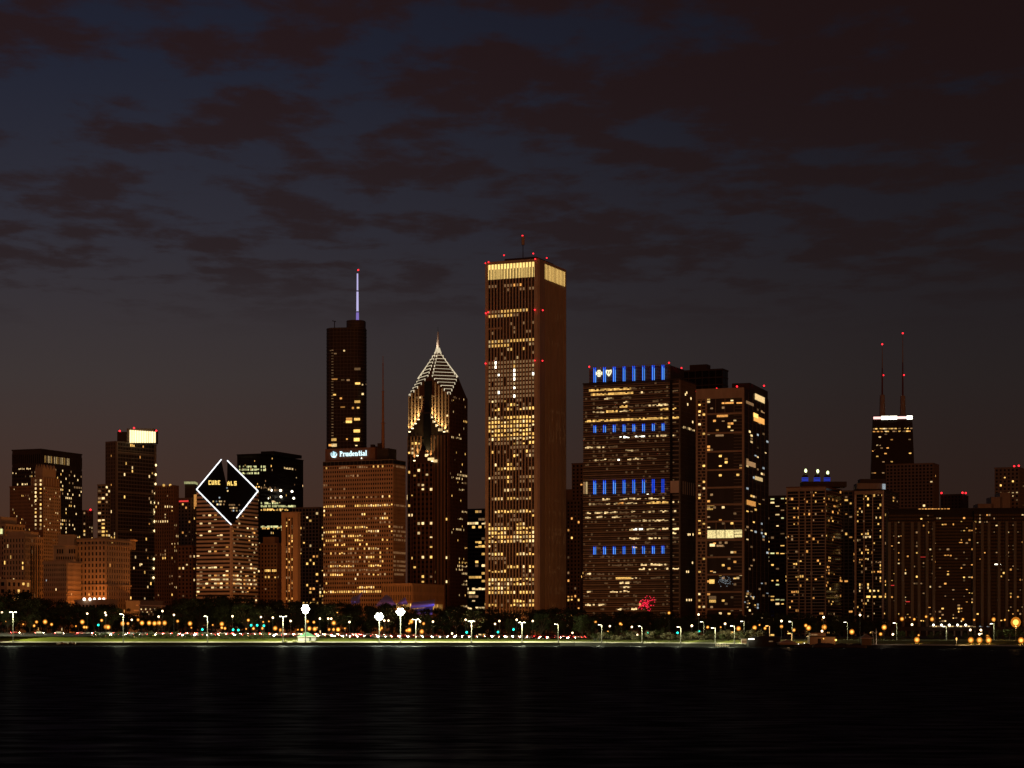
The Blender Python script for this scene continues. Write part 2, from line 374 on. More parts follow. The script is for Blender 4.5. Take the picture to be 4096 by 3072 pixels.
for i in range(4): q = (yb_ - 1.2) / 4; gable(-.9, 1.2 + q * i, -.9, 1.2 + q * (i + 1), -1.4, 0)
T.finish(seed=4)
# black slab behind
T = Tower('office_tower', 'wide black office slab with a row of tall lit slots under its roof', 49, 163, 327, 1799, 2150, 'office tower')
T.core(dark); L = litgen(6, .14, .5, 'wwwydd', (2, 9), .7)
T.facade('S', 18, 44, dark, .62, .5, z1=T.h - 16, lit=L); T.facade('E', 24, 44, dark, .62, .5, z1=T.h - 16, lit=L)
T.facade('S', 14, 1, dark, .5, .8, z0=T.h - 14, z1=T.h - 3)
T.facade('E', 26, 1, dark, .34, .62, z0=T.h - 14, z1=T.h - 3, lit=lambda *a: 'wwyd'[a[2] % 4] if 1 < a[2] < 18 else None); T.finish(seed=6, shrink=.35)
T = quick('apartment_tower', 'small dark apartment tower with one red beacon on its roof corner', 318, 345, 371, 2045, 2250, mgrey, seed=7, lit=litgen(7, .12, .1, 'wyd')); T.beacon(362, 2039, 2, 1.5); T.finish()
T = quick('apartment_tower', 'narrow tower with glowing white floors tucked beside the lantern topped tower', 391, 421, 440, 1941, 2200, grey, seed=8, bay=4.2, wf=.8, lit=litgen(8, .34, .1, 'wwwyd')); T.finish()
# lantern topped tower
T = Tower('apartment_tower', 'tall brown glass tower with a glowing lantern box on its roof', 424, 463, 624, 1768, 2300, 'skyscraper', th=38)
T.core(mgrey); L = litgen(9, .045, .05, 'wwyyod', (2, 4))
T.facade('S', 6, 52, mgrey, .7, .75, lit=L, dep=.9); T.facade('E', 26, 52, mgrey, .78, .72, lit=L, dep=.4)
for y in (1810, 1890, 1970, 2045, 2125, 2205, 2280, 2355): T.fbox('floor_band', 'E', 0, T.wE, T.z(y), T.z(y) + 1.4, .3, 1.0, grey)
for u in (.0, .955): T.fbox('corner_pier', 'E', T.wE * u, T.wE * u + 2, 0, T.h, .3, 1.3, grey)
def boxpx(T, name, x0, x1, y0, y1, m, d0=6, d1=30):
    a = T.px(x0, y0, d0); b = T.px(x1, y1, d0)
    c = Wp((x0 + x1) / 2, (y0 + y1) / 2, T.D + (d0 + d1) / 2); l = T.loc(c)
    return part(T.root, name, ucube(m), l, T.th, ((x1 - x0) / F * T.D, d1 - d0, (y1 - y0) / F * T.D))
boxpx(T, 'plant_room', 478, 516, 1732, 1772, dark, 12, 40)
boxpx(T, 'lantern_box', 517, 624, 1719, 1772, mgrey, 14, 44)
for i in range(11): boxpx(T, 'lit_lantern_panel', 519 + i * 9.6, 526.2 + i * 9.6, 1720 + i * .7, 1771, emat('lantern_panel', (1, .78, .40), 2.0, .85, 1.1, tex=.2), 12.8, 13.9)
for i in range(13): 
    if i not in (8, 9): uq, zq = T.ray('E', 620 - i * .8, 1861 + i * 37.5); part(T.root, 'edge_lamp', usphere(emat('warm_edge_lamp', (1, .70, .32), 2.6, .8, 1.2)), T.pos('E', uq, zq, 1.4)[0], 0, (1.0, 1.0, 1.3))
for x, y in ((479, 1724), (536, 1712), (625, 1723)): T.beacon(x, y, 14, 1.5)
T.finish(seed=9)
T = quick('office_tower', 'brown ribbed office slab beside the lantern topped tower with two roof lamps', 621, 694, 713, 1945, 2180, brown, seed=10, bay=2.6, wf=.5, hf=.55, style='rib', dep=.8, lit=litgen(10, .035, .22, 'wwwyd', (5, 18)))
for x in (655, 681): T.beacon(x, 1941, 2, 1.3, LIT['y'])
T.finish(seed=10)
# avenue fronts
T = quick('avenue_building', 'orange limestone block with a deep cornice and columned roof pergola', 306, 424, 518, 2157, 1690, terra, seed=11, fl=4.2, bay=3.1, wf=.45, hf=.6, lit=litgen(11, .012, 0, 'yo'), cat='building', dep=.6)
for zz in (T.h - 1.6, T.h * .52, T.h * .93): T.fbox('cornice', 'E', -.8, T.wE + .8, zz, zz + 1.3, .5, 1.7, terra); T.fbox('cornice', 'S', -.8, T.wS + .8, zz, zz + 1.3, .5, 1.55, terra)
for i in range(5): boxpx(T, 'pergola_column', 521 + i * 4.6, 523 + i * 4.6, 2163, 2200, terra, 30 + i * 3, 31.5 + i * 3)
boxpx(T, 'pergola_beam', 518, 543, 2158, 2163, terra, 28, 48); T.pane('E', 384 + 60, 388 + 60, 2166, 2173, 'y')
T.finish()
T = Tower('avenue_building', 'orange limestone block with a tiered loggia tower on its roof', 175, 268, 323, 2249, 1680, 'building')
T.core(terra); L = litgen(12, .02, .0, 'wyc')
T.facade('S', 12, 15, terra, .45, .55, lit=L); T.facade('E', 12, 15, terra, .45, .55, lit=L)
for zz in (T.h - 1.5, T.h * .6): T.fbox('cornice', 'E', -.6, T.wE + .6, zz, zz + 1.2, .5, 1.5, terra); T.fbox('cornice', 'S', -.6, T.wS + .6, zz, zz + 1.2, .5, 1.35, terra)
z1, z2, z3 = T.z(2230), T.z(2185), T.z(2142)
boxpx(T, 'tower_base', 222, 309, 2185, 2249, terra, 8, 24); boxpx(T, 'tower_cornice', 219, 312, 2182, 2187, terra, 6.5, 25)
boxpx(T, 'tower_top', 238, 303, 2145, 2182, terra, 10, 22); boxpx(T, 'tower_cornice', 235, 306, 2140, 2146, terra, 8.5, 23)
for i in range(8):
    if i in (3, 4): continue
    boxpx(T, 'loggia_opening', 228 + i * 9.6, 233.5 + i * 9.6, 2197, 2214, black, 7.4, 8.2)
for i in range(9): boxpx(T, 'loggia_opening', 226 + i * 9, 230 + i * 9, 2226, 2238, black, 7.4, 8.2)
T.finish()
T = Tower('low_rise_building', 'low orange terrace building with a row of globe lamps on its roof edge', 300, 440, 470, 2404, 1640, 'building'); T.core(terra)
T.facade('S', 10, 2, terra, .6, .6)
for x in (337, 360, 378, 398, 415):
    l = T.px(x, 2397, 6); part(T.root, 'globe_lamp', usphere(emat('globe_lamp_glass', (1, .85, .72), 3, .9, 1.1, sample=True)), l, 0, (1.1, 1.1, 1.25)); part(T.root, 'lamp_stem', ucyl(dark), (l[0], l[1], T.h), 0, (.12, .12, l[2] - T.h))
T.finish()
T = Tower('low_rise_building', 'low white lit pavilion of steps and railings under the lantern topped tower', 505, 560, 650, 2408, 1700, 'building'); T.core(grey)
for i in range(3): T.fbox('terrace_slab', 'E', -6 - i * 3, T.wE + 2, T.h - 3 - i * 4, T.h - 2.2 - i * 4, .3, 2.5 + i * 2, pink)
for i in range(14): T.litw.append(('E', T.wE * (.05 + .066 * i), T.h - 5.4 - (i % 3) * 2, 1.2, 1.2, 'wwd'[i % 3]))
T.finish()
AV = []
# --- behind the diamond tower
T = quick('apartment_tower', 'dark tower with a red neon line and a yellow lit strip on its roof box', 712, 765, 795, 1995, 2260, mgrey, seed=13, lit=litgen(13, .10, .15, 'oyydd', (2, 5)))
T.fbox('neon_line', 'S', 1, T.wS - 3, T.h - 3, T.h - 1.6, .6, 1.0, LIT['r'])
boxpx(T, 'roof_box', 744, 785, 1936, 1996, dark, 6, 22); boxpx(T, 'lit_strip', 742, 786, 1929, 1938, LIT['g'], 4, 24)
boxpx(T, 'lit_shaft', 776, 788, 1978, 2026, LIT['o'], -6, -4); T.finish()
T = quick('apartment_tower', 'short dark red block with small square windows beside the diamond tower', 712, 770, 792, 2186, 2080, redbrown, seed=14, bay=3.6, lit=litgen(14, .08, 0, 'wyd')); T.finish()
# --- diamond tower
T = Tower('diamond_tower', 'striped office tower with a sloping diamond roof outlined in white light', 787, 926, 1031, 2101, 2040, 'skyscraper')
zC = T.h; D_L = (T.C - T.lx * T.wS).y; D_R = (T.C + T.ly * T.wE).y
zL = zy(1960, D_L) - Z0; zR = zy(1966, D_R) - Z0; zB = zL + zR - zC
w, e = T.wS, T.wE
def top(x, y): return zC + (zL - zC) * (-x / w) + (zR - zC) * (y / e)
k = .055; Sx = .56
B1 = (-w, e * (1 - k * 1.6)); B2 = (-w * (1 - k * 2.0), e); S_ = (-w * Sx, e * Sx)
for nm, poly in (('left_half', [(0, 0), S_, B1, (-w, 0)]), ('right_half', [(0, 0), (0, e), B2, S_])):
    poly = poly if nm == 'right_half' else poly
    n_ = len(poly); zt = [top(*p) for p in poly]
    v = [(p[0], p[1], -3) for p in poly] + [(p[0], p[1], z) for p, z in zip(poly, zt)]
    fs = [(i, (i + 1) % n_, n_ + (i + 1) % n_, n_ + i) for i in range(n_)] + [tuple(reversed(range(n_)))]
    part(T.root, nm, me_of(nm, v, fs, dark))
    cen = [sum(p[i] for p in poly) / n_ for i in (0, 1)]
    roofv = [(cen[0] + (p[0] - cen[0]) * .985, cen[1] + (p[1] - cen[1]) * .985) for p in poly]
    rv = [(p[0], p[1], top(*p) + .1) for p in roofv] + [(p[0], p[1], top(*p) - .8) for p in roofv]
    part(T.root, 'sloping_glass_roof', me_of('sloping_glass_roof', rv, [tuple(range(n_)), tuple(reversed(range(n_, 2 * n_)))] + [(i, n_ + i, n_ + (i + 1) % n_, (i + 1) % n_) for i in range(n_)], glass))
fh = 3.72; nb = int(zL / fh)
rr = random.Random(15)
for j in range(nb):
    z = 2 + j * fh
    for fc in 'SE':
        if fc == 'S': u0, u1 = 0, w if z < zC - .5 else w * (zL - z - 2) / (zL - zC)
        else: u0, u1 = (0 if z < zC - .5 else e * (z + 2 - zC) / (zR - zC)), e
        if u1 - u0 < 2: continue
        T.fbox('spandrel', fc, u0, u1, z, z + 1.85, -.1, .55, pink)
        nseg = int((u1 - u0) / 3.1)
        if nseg and z < T.z(2060):
            brt = .92 if j in (12, 13) else (.6 if j in (11, 14) else (.4 if j in (4, 16, 24) else .14))
            for i in range(nseg):
                if rr.random() < brt: T.litw.append((fc, u0 + 3.1 * (i + .5), z + 1.85 + .95, 2.7, 1.5, rr.choice('wwdddo' if brt < .3 else 'wwod')))
T.fbox('corner_pier', 'S', w - 1.4, w, -2, zC - 1, -.1, .7, pink); T.fbox('corner_pier', 'E', 0, 1.4, -2, zC - 1, -.1, .7, pink)
def tube(root, name, a, b, r, m):
    a, b = Vector(a), Vector(b); d = b - a
    return part(root, name, ucyl(m, 1.0, 8), a, 0, (r, r, d.length), rot=d.to_track_quat('Z', 'Y').to_euler())
up = .5; tipL = (B1[0], B1[1], top(*B1) + up); tipR = (B2[0], B2[1], top(*B2) + up)
cL, cR, cC = (-w, -.3, zL + up), (.3, e, zR + up), (0, -.3, zC + up)
mid = tuple(cR[i] + (cC[i] - cR[i]) * .80 for i in range(3))
for a, b in ((tipL, cL), (cL, cC), (tipR, cR), (cR, mid)): tube(T.root, 'edge_light', a, b, .52, whitetube)
# words in lit windows on the glass slope
nrm = Vector((-(zL - zC) / -w * -1, 0, 0))
gx, gy = -(zL - zC) / w, (zR - zC) / e
def slope_pt(x, y):
    d = Vector(((x - 2048) / F, 1, (HY - y) / F)); o = Vector((0, 0, H))
    f0 = lambda t: (lambda q: q[2] - top(q[0], q[1]))(T.loc(o + d * t))
    t0, t1 = 1900.0, 2300.0
    a, b = f0(t0), f0(t1)
    for _ in range(3):
        t2 = t0 - a * (t1 - t0) / (b - a); t1, b = t2, f0(t2)
        if abs(t1 - t0) < 1e-6 or abs(b) < 1e-4: break
    return Vector(T.loc(o + d * t1))
FONT = {'C': ['111', '100', '100', '100', '111'], 'U': ['101', '101', '101', '101', '111'], 'R': ['110', '101', '110', '101', '101'], 'E': ['111', '100', '110', '100', '111'],
        'A': ['010', '101', '111', '101', '101'], 'L': ['100', '100', '100', '100', '111'], 'S': ['111', '100', '111', '001', '111']}
letm = emat('lit_letter_pane', (1, .66, .16), 1.35, .9, 1.1)
def slope_pane(x0, x1, y0, y1, m, nm='window'):
    p = [slope_pt(x0, y1), slope_pt(x1, y1), slope_pt(x1, y0), slope_pt(x0, y0)]
    n_ = (p[1] - p[0]).cross(p[3] - p[0]).normalized(); c = sum(p, Vector()) / 4
    q = [a - c + n_ * .45 for a in p] + [a - c + n_ * .15 for a in p]
    part(T.root, nm, me_of(nm, q, [(0, 1, 2, 3), (7, 6, 5, 4), (0, 4, 5, 1), (1, 5, 6, 2), (2, 6, 7, 3), (3, 7, 4, 0)], m), c)
for word, x0, y0, x1 in (('CURE', 834, 1923, 880), ('ALS', 909, 1926, 946)):
    n_ = len(word); cw = (x1 - x0) / (n_ * 4 - 1)
    for i, ch in enumerate(word):
        for rI, row in enumerate(FONT[ch]):
            for cI, bit in enumerate(row):
                if bit == '1': slope_pane(x0 + (i * 4 + cI) * cw, x0 + (i * 4 + cI) * cw + cw * 1.0, y0 + rI * 3.3, y0 + rI * 3.3 + 3.1, letm, 'lit_letter_pane')
rr = random.Random(5)
for y, xs in ((1989, (836, 884)), (2004, (850, 905)), (2016, (860, 900)), (2018, (915, 955)), (2030, (918, 950)), (2041, (918, 960)), (1950, (905, 910)), (1962, (908, 912))):
    x = xs[0]
    while x < xs[1]:
        if rr.random() < .6: slope_pane(x, x + 5, y, y + 5, LIT[rr.choice('wddc')])
        x += 6.5
T.finish(seed=15)
# --- black tower behind the diamond
T = Tower('office_tower', 'black office tower with greenish lit floors behind the diamond roof', 949, 1040, 1212, 1818, 2380, 'office tower')
T.core(black); L = litgen(16, .03, .1, 'wyd', (3, 10))
T.facade('S', 24, 46, black, .62, .5, lit=L, dep=.3); T.facade('E', 46, 46, black, .62, .5, lit=L, dep=.3)
T.pent(1017, 1069, 1801, black)
rr = random.Random(17)
for y, fc, x0, x1, k, p in ((1863, 'S', 958, 1038, 'g', .7), (1875, 'S', 958, 1038, 'g', .95), (1889, 'S', 958, 1038, 'g', .9), (1863, 'E', 1042, 1060, 'g', .7), (1876, 'E', 1042, 1062, 'g', .7), (1945, 'S', 1010, 1038, 'y', .7), (1947, 'E', 1042, 1100, 'd', .6),
                        (2009, 'E', 1042, 1110, 'g', .8), (2021, 'E', 1042, 1180, 'g', .85), (2035, 'E', 1042, 1150, 'y', .8), (2103, 'E', 1042, 1125, 'g', .9), (2109, 'E', 1042, 1125, 'y', .6), (1957, 'E', 1080, 1130, 'd', .7)):
    x = x0
    while x < x1:
        if rr.random() < p: T.pane(fc, x, x + 3.6, y, y + 7.5, k)
        x += 5
for x, y in ((1051, 1954), (1085, 1961), (1122, 1962), (1168, 1966), (1071, 1994), (1124, 1987), (1175, 1993)): T.beacon(x, y, 6 + (x - 1040) * .35, 1.25, LIT['b'])
T.finish(seed=16)
T = quick('office_tower', 'brown masonry tower with one bright lit floor behind the striped slab', 1031, 1108, 1130, 2176, 2090, brown, seed=18, bay=3, lit=litgen(18, .06, .06, 'ywdd'), style='grid')
T.pane('S', 1032, 1039, 2281, 2288, 'w')
for i in range(8): T.pane('S', 1060 + i * 6, 1064.5 + i * 6, 2278, 2287, 'y' if i not in (4,) else 'd')
T.box('setback', -T.wS + 4, -4, 3, T.wE, T.h + 1, T.h + 7, brown); T.finish()
T = Tower('office_tower', 'orange slab tower with dark vertical window slots between solid end piers', 1128, 1192, 1202, 2052, 2010, 'office tower')
T.core(terra); rr = random.Random(19)
for u in (.26, .42, .60): 
    T.fbox('window_slot', 'S', T.wS * u, T.wS * u + T.wS * .085, 3, T.h - 4, -.1, .03, glass)
    for j in range(44):
        if rr.random() < .33: T.litw.append(('S', T.wS * (u + .0425), 4 + j * (T.h - 8) / 44, T.wS * .07, 2.0, rr.choice('yood')))
for u0, u1 in ((0, .25), (.355, .41), (.515, .59), (.695, 1)): T.fbox('pier', 'S', T.wS * u0, T.wS * u1, 0, T.h, -.1, .9, terra)
for l in T.litw: pass
T.litw = [(a, b, c, d, e_, k) for a, b, c, d, e_, k in T.litw]
T.fbox('parapet', 'S', 0, T.wS, T.h - 3.2, T.h - .05, .9, 1.1, terra); T.finish()
for o in T.root.children: pass
T = quick('apartment_tower', 'dark grid apartment tower behind the orange slab with scattered windows', 1170, 1275, 1294, 2032, 2240, mgrey, seed=20, bay=3.4, wf=.72, hf=.7, lit=litgen(20, .13, .12, 'wyyodd', (3, 6))); T.finish(shrink=.5)
# --- rounded glass tower with spire
T = Tower('spire_tower', 'tall rounded dark glass tower with a violet lit spire', 1298, 1452, 1474, 1308, 2560, 'skyscraper', th=8)
def rrect(x0, x1, y0, y1, r, g=0):
    pts = []
    for cx_, cy_, a0 in ((x0 + r, y0 + r, 180), (x1 - r, y0 + r, 270), (x1 - r, y1 - r, 0), (x0 + r, y1 - r, 90)):
        for i in range(7): a = R(a0 + i * 15); pts.append((cx_ + (r + g) * math.cos(a), cy_ + (r + g) * math.sin(a)))
    return pts
dep_ = 31; rad = 12
part(T.root, 'shaft', prism('shaft', rrect(-T.wS, 0, 0, dep_, rad), -3, T.h, dark))
xa, xb = T.px(1376, 1300)[0], T.px(1449, 1300)[0]
part(T.root, 'upper_drum', prism('upper_drum', rrect(xa, xb, 3, dep_ - 4, 9), T.h, T.z(1277), dark))
fr = prism('floor_ring', rrect(-T.wS, 0, 0, dep_, rad, .35), -.28, .28, bluegrey)
nf = 70
for j in range(nf): part(T.root, 'floor_ring', fr, (0, 0, T.h - 1 - j * 4.1))
fr2 = prism('crown_ring', rrect(xa, xb, 3, dep_ - 4, 9, .35), -.3, .3, bluegrey)
for j in range(5): part(T.root, 'crown_ring', fr2, (0, 0, T.h + 1.2 + j * 1.7))
for i in range(9): u = T.wS * (.14 + .09 * i); T.fbox('mullion', 'S', u, u + .35, 0, T.h, -.1, .45, bluegrey)
for x0, x1, y0, y1, k in ((1328, 1350, 1514, 1522, 'o'), (1365, 1378, 1516, 1522, 'd'), (1387, 1399, 1517, 1524, 'd'), (1418, 1442, 1471, 1481, 'd'), (1421, 1441, 1530, 1538, 'y'), (1418, 1441, 1590, 1612, 'y'), (1428, 1438, 1628, 1634, 'y'), (1360, 1368, 1590, 1597, 'o'),
    (1363, 1380, 1624, 1631, 'o'), (1333, 1344, 1576, 1582, 'y'), (1385, 1409, 1671, 1680, 'o'), (1384, 1408, 1682, 1692, 'y'), (1417, 1440, 1672, 1682, 'y'), (1415, 1440, 1718, 1730, 'y'), (1416, 1438, 1752, 1765, 'y'), (1326, 1346, 1753, 1764, 'y'), (1326, 1347, 1775, 1787, 'w'), (1315, 1326, 1777, 1785, 'o'),
    (1374, 1380, 1400, 1406, 'w'), (1320, 1324, 1401, 1404, 'd'), (1385, 1391, 1752, 1759, 'o'), (1447, 1455, 1570, 1580, 'w'), (1422, 1430, 1779, 1784, 'w'), (1448, 1453, 1536, 1542, 'w'), (1374, 1380, 1686, 1690, 'd'), (1463, 1466, 1535, 1542, 'd'), (1337, 1347, 1412, 1417, 'd'), (1408, 1416, 1628, 1636, 'o')):
    T.pane('S', x0, x1, y0, y1, k)
for j in range(34): T.pane('S', 1326, 1334, 1400 + j * 11.4, 1402 + j * 11.4, 'd')
sx, sy = T.px(1430, 1277, 18)[:2]
vio = emat('violet_lit_spire', (.42, .30, .95), .55, .9, 1.1); vio2 = emat('pale_violet_lit_spire', (.66, .60, 1), .85, .9, 1.1)
zz = [T.z(1277), T.z(1241), T.z(1236), T.z(1157), T.z(1152), T.z(1084)]
for i, (r, m) in enumerate(((1.75, vio), (1.3, vio2), (.95, vio2))): part(T.root, 'spire_segment', ucyl(m, .9, 10), (sx, sy, zz[2 * i]), 0, (r, r, zz[2 * i + 1] - zz[2 * i]))
for z in (zz[1], zz[3]): part(T.root, 'spire_collar', ucyl(black, 1, 10), (sx, sy, z - .3), 0, (.9, .9, 2.2))
T.beacon(1433, 1080, 18, 1.5)
l = T.px(1338, 1307, 6)
part(T.root, 'roof_crane_mast', ucube(black), (l[0], l[1], T.h + 3.6), 0, (.8, .8, 7.2)); part(T.root, 'roof_crane_jib', ucube(black), (l[0] - .5, l[1], T.h + 7.6), 0, (4.6, .7, .8), rot=(0, R(14), 0))
T.finish(seed=21)
# --- office tower with the lit sign
T = Tower('office_tower', 'orange brown office slab carrying a glowing white name sign on its roof house', 1293, 1572, 1621, 1855, 2050, 'office tower')
T.core(terra, roof=False); T.box('roof', -T.wS - .3, .3, -.3, T.wE + .3, T.h, T.h + 3.6, black)
for i in range(19): T.fbox('parapet_mullion', 'S', T.wS * i / 18 - .15, T.wS * i / 18 + .15, T.h, T.h + 3.7, .25, .5, bluegrey)
T.fbox('roof_edge', 'S', 0, T.wS, T.h + 3.6, T.h + 4.1, -.3, .6, grey); T.fbox('roof_edge', 'E', 0, T.wE, T.h + 3.6, T.h + 4.1, -.3, .55, grey)
NR = 33; z1p, dzp = T.h, 0
ypitch = 17.3
rows1 = {236: '1,7-11d,15-19d,22,24,26', 300: '10-13d,15d', 368: '0d,1d', 403: '3d,9d', 468: '3d,5d,7d,9d,13,15d,19,21d,23d,26,29', 535: '0-9,14-30', 572: '0', 603: '0,3,17,18,27', 636: '15d,20d,22-23d,25-28', 668: '25-27d,29d', 705: '6,7,9-12,14-19,29',
    738: '0-8,19-24,30', 772: '4,5,8,9,11-17,23d,29d', 805: '1-5,7d,8d,14-17,26,28', 840: '0,5,6,8,9,16,19', 873: '11-13,15d,18,20-24,28', 908: '0d,3,5d,7-9,11-12d,14d,18d,21-22d,25,28d', 940: '13d,16,18d,19-22,25', 972: '3-5d,8d,10-15d,18d,20,25d,26', 1012: '0d,2d,3-13,20-25', 1045: '2-14d,16-19d,20-24d', 1080: '0,1d,3-8,15,18d,20,22,24,25d,27', 1113: '14', 1148: '1,11d,13d', 1180: '15-22', 1215: '0-30'}
def runs(sx):
    out = {}
    for tk in sx.split(','):
        k = 'y'
        if tk.endswith('d'): k = 'd'; tk = tk[:-1]
        a, *b = tk.split('-'); b = int(b[0]) if b else int(a)
        for i in range(int(a), b + 1): out[i] = k
    return out
def fl_of(T, y, pitch_m): return int(round((T.h - T.z(y)) / pitch_m - .5))
pm_ = ypitch / F * T.D; nrow = int(T.h / pm_)
grid = {fl_of(T, 1750 + yz / 1.952, pm_): runs(s_) for yz, s_ in rows1.items()}
rr = random.Random(22)
def lit1(face, r, c, n, nr):
    q = nr - 1 - r
    if face == 'S':
        k = grid.get(q, {}).get(c)
        return (rr.choice('yyyw') if k == 'y' else k)
    return 'd' if (q in grid and len(grid[q]) > 11 and rr.random() < .75) else ('w' if rr.random() < .015 else None)
z0_ = T.h - nrow * pm_
T.facade('S', 31, nrow, terra, .58, .50, z0=z0_, lit=lit1, dep=.35); T.facade('E', 14, nrow, terra, .5, .50, z0=z0_, lit=lit1, dep=.35)
T.finish(seed=22)
SG = T
sb = T.pent(1297, 1496, 1785, redbrown, zb=T.h + 3.7, y0=2, y1=T.wE - 3, name='roof_house')
T.pent(1500, 1546, 1790, dark, zb=T.h + 3.7, y0=4, y1=T.wE - 5, name='roof_house')
for x0, x1, y in ((1470, 1482, 1772), (1498, 1512, 1768), (1484, 1494, 1780)): T.pent(x0, x1, y, dark, zb=T.z(1790), y0=6, y1=10, name='roof_vent')
# raised serif letters
def ring(cx_, cy_, rx, ry, wd_, a0, a1, n_=8):
    out = []
    for i in range(n_):
        p, q = R(a0 + (a1 - a0) * i / n_), R(a0 + (a1 - a0) * (i + 1) / n_)
        g_ = lambda a, k: (cx_ + (rx - k * wd_) * math.cos(a), cy_ + (ry - k * wd_ * .7) * math.sin(a))
        out.append([g_(p, 0), g_(q, 0), g_(q, 1), g_(p, 1)])
    return out
def rc(x0, x1, y0, y1): return [(x0, y0), (x1, y0), (x1, y1), (x0, y1)]
SW = .17
def stem(x, y0, y1, sb=True, stp=True):
    o = [rc(x, x + SW, y0, y1)]
    if sb: o.append(rc(x - .07, x + SW + .07, y0, y0 + .07))
    if stp: o.append(rc(x - .07, x + .02, y1 - .07, y1))
    return o
GL = {'P': (stem(.08, 0, 1) + ring(.25, .75, .33, .25, .15, 90, -90) + [rc(.2, .28, .93, 1), rc(.2, .28, .5, .57)], .66),
      'r': (stem(.08, 0, .68) + ring(.36, .5, .17, .18, .12, 160, 20, 5), .54), 'u': (stem(.08, .15, .68, False) + ring(.30, .2, .22, .2, .13, 180, 340) + stem(.46, 0, .68), .72),
      'd': (ring(.29, .33, .25, .34, .15, 60, 310, 10) + stem(.44, 0, 1), .70), 'e': (ring(.30, .34, .26, .34, .15, 0, 320, 12) + [rc(.1, .54, .31, .39)], .62),
      'n': (stem(.08, 0, .68) + ring(.34, .46, .22, .22, .13, 180, 0) + stem(.43, 0, .46, True, False), .74), 't': (stem(.12, .1, .95, False, False) + [rc(0, .40, .6, .68)] + ring(.27, .14, .15, .14, .1, 180, 330, 5), .46),
      'i': (stem(.08, 0, .68) + ring(.165, .87, .1, .1, .1, 0, 360, 8), .36), 'a': (stem(.36, 0, .5, True, False) + ring(.28, .47, .25, .21, .14, 0, 150, 6) + ring(.26, .19, .22, .19, .13, 0, 360, 10), .66), 'l': (stem(.08, 0, 1), .36)}
signm = emat('sign_letter_glow', (.66, .93, 1), 1.6, .95, 1.05)
def polys(name, pl, th_, m):
    v, f = [], []
    for p in pl:
        b = len(v); n_ = len(p); v += [(x, -th_, y) for x, y in p] + [(x, 0, y) for x, y in p]
        f += [tuple(range(b, b + n_)), tuple(range(b + 2 * n_ - 1, b + n_ - 1, -1))] + [(b + i, b + n_ + i, b + n_ + (i + 1) % n_, b + (i + 1) % n_) for i in range(n_)]
    return me_of(name, v, f, m)
sign = tag(empty('roof_sign', (0, 0, 0)), 'glowing white serif word sign with round rock emblem on the roof house', 'sign')
sign.location = SG.root.location; sign.rotation_euler = SG.root.rotation_euler
us0, zs0 = SG.ray('S', 1360, 1826, -2); us1, zs1 = SG.ray('S', 1469, 1822, -2)
tot = sum(GL[c][1] for c in 'Prudential'); kx = (us1 - us0) / tot; hh = 20.5 / F * 2050
x = us0 - SG.wS
for c in 'Prudential':
    part(sign, 'letter', polys('letter', [[(px_ * kx, py_ * hh) for px_, py_ in p] for p in GL[c][0]], .5, signm), (x, 1.7, zs0)); x += GL[c][1] * kx
ue, ze = SG.ray('S', 1337, 1817, -2); ex = ue - SG.wS; s_ = 13.2 / F * 2050
part(sign, 'emblem_rock', polys('emblem_rock', [[(-.55 * s_, -.1 * s_), (-.3 * s_, .95 * s_), (0, .75 * s_), (.85 * s_, .45 * s_), (.45 * s_, .25 * s_), (.2 * s_, -.5 * s_), (-.45 * s_, -.55 * s_)]], .5, emat('emblem_glow', (.55, .88, 1), 1.1, 1, 1)), (ex, 1.7, ze))
part(sign, 'emblem_ring', polys('emblem_ring', [[(a * s_, b * s_) for a, b in q] for q in ring(0, 0, 1.08, 1.08, .14, 150, 250, 7)], .5, signm), (ex, 1.7, ze))
part(sign, 'emblem_base', polys('emblem_base', [[(.72 * s_ * math.cos(R(a)), -.78 * s_ + .28 * s_ * math.sin(R(a))) for a in range(0, 360, 30)]], .5, signm), (ex, 1.7, ze))
part(sign, 'emblem_side', polys('emblem_side', [[(a * s_, b * s_) for a, b in q] for q in ring(0, 0, 1.0, .9, .25, -50, 10, 6)], .5, signm), (ex, 1.7, ze))
part(sign, 'sign_lamp', usphere(LIT['b']), (SG.ray('S', 1447, 1833, -2)[0] - SG.wS, 1.4, SG.ray('S', 1447, 1833, -2)[1]), 0, (.5, .5, .5))
# mast
mast = tag(empty('radio_mast', Wp(1532, 1795, 2065)), 'thin tapering brown radio mast rising behind the sign roof', 'mast')
L0 = zy(1425, 2065) - zy(1795, 2065); mm = pmat('rust_painted_steel', (.34, .2, .13))
for i, (a, b, r) in enumerate(((0, .28, 1.7), (.28, .62, 1.1), (.62, .92, .6), (.92, 1, .3))):
    part(mast, 'mast_section', ucyl(mm, .78, 6), (0, 0, a * L0), 0, (r, r, (b - a) * L0)); part(mast, 'mast_platform', ucyl(mm, 1, 8), (0, 0, b * L0 - .5), 0, (r * 1.3, r * 1.3, .5))
# podium in front
T = Tower('podium_building', 'low ribbed podium with a row of glowing windows before the sign tower', 1529, 1647, 1774, 2338, 1990, 'building'); T.core(terra)
for fc, nn in (('S', 17), ('E', 22)): T.facade(fc, nn, 6, terra, .52, .62, lit=lambda face, r, c, n, nr: ('y' if (r == 3 and (face == 'S' or c < 9 or 13 < c < 21)) else None), spans=False, dep=.7)
T.finish()
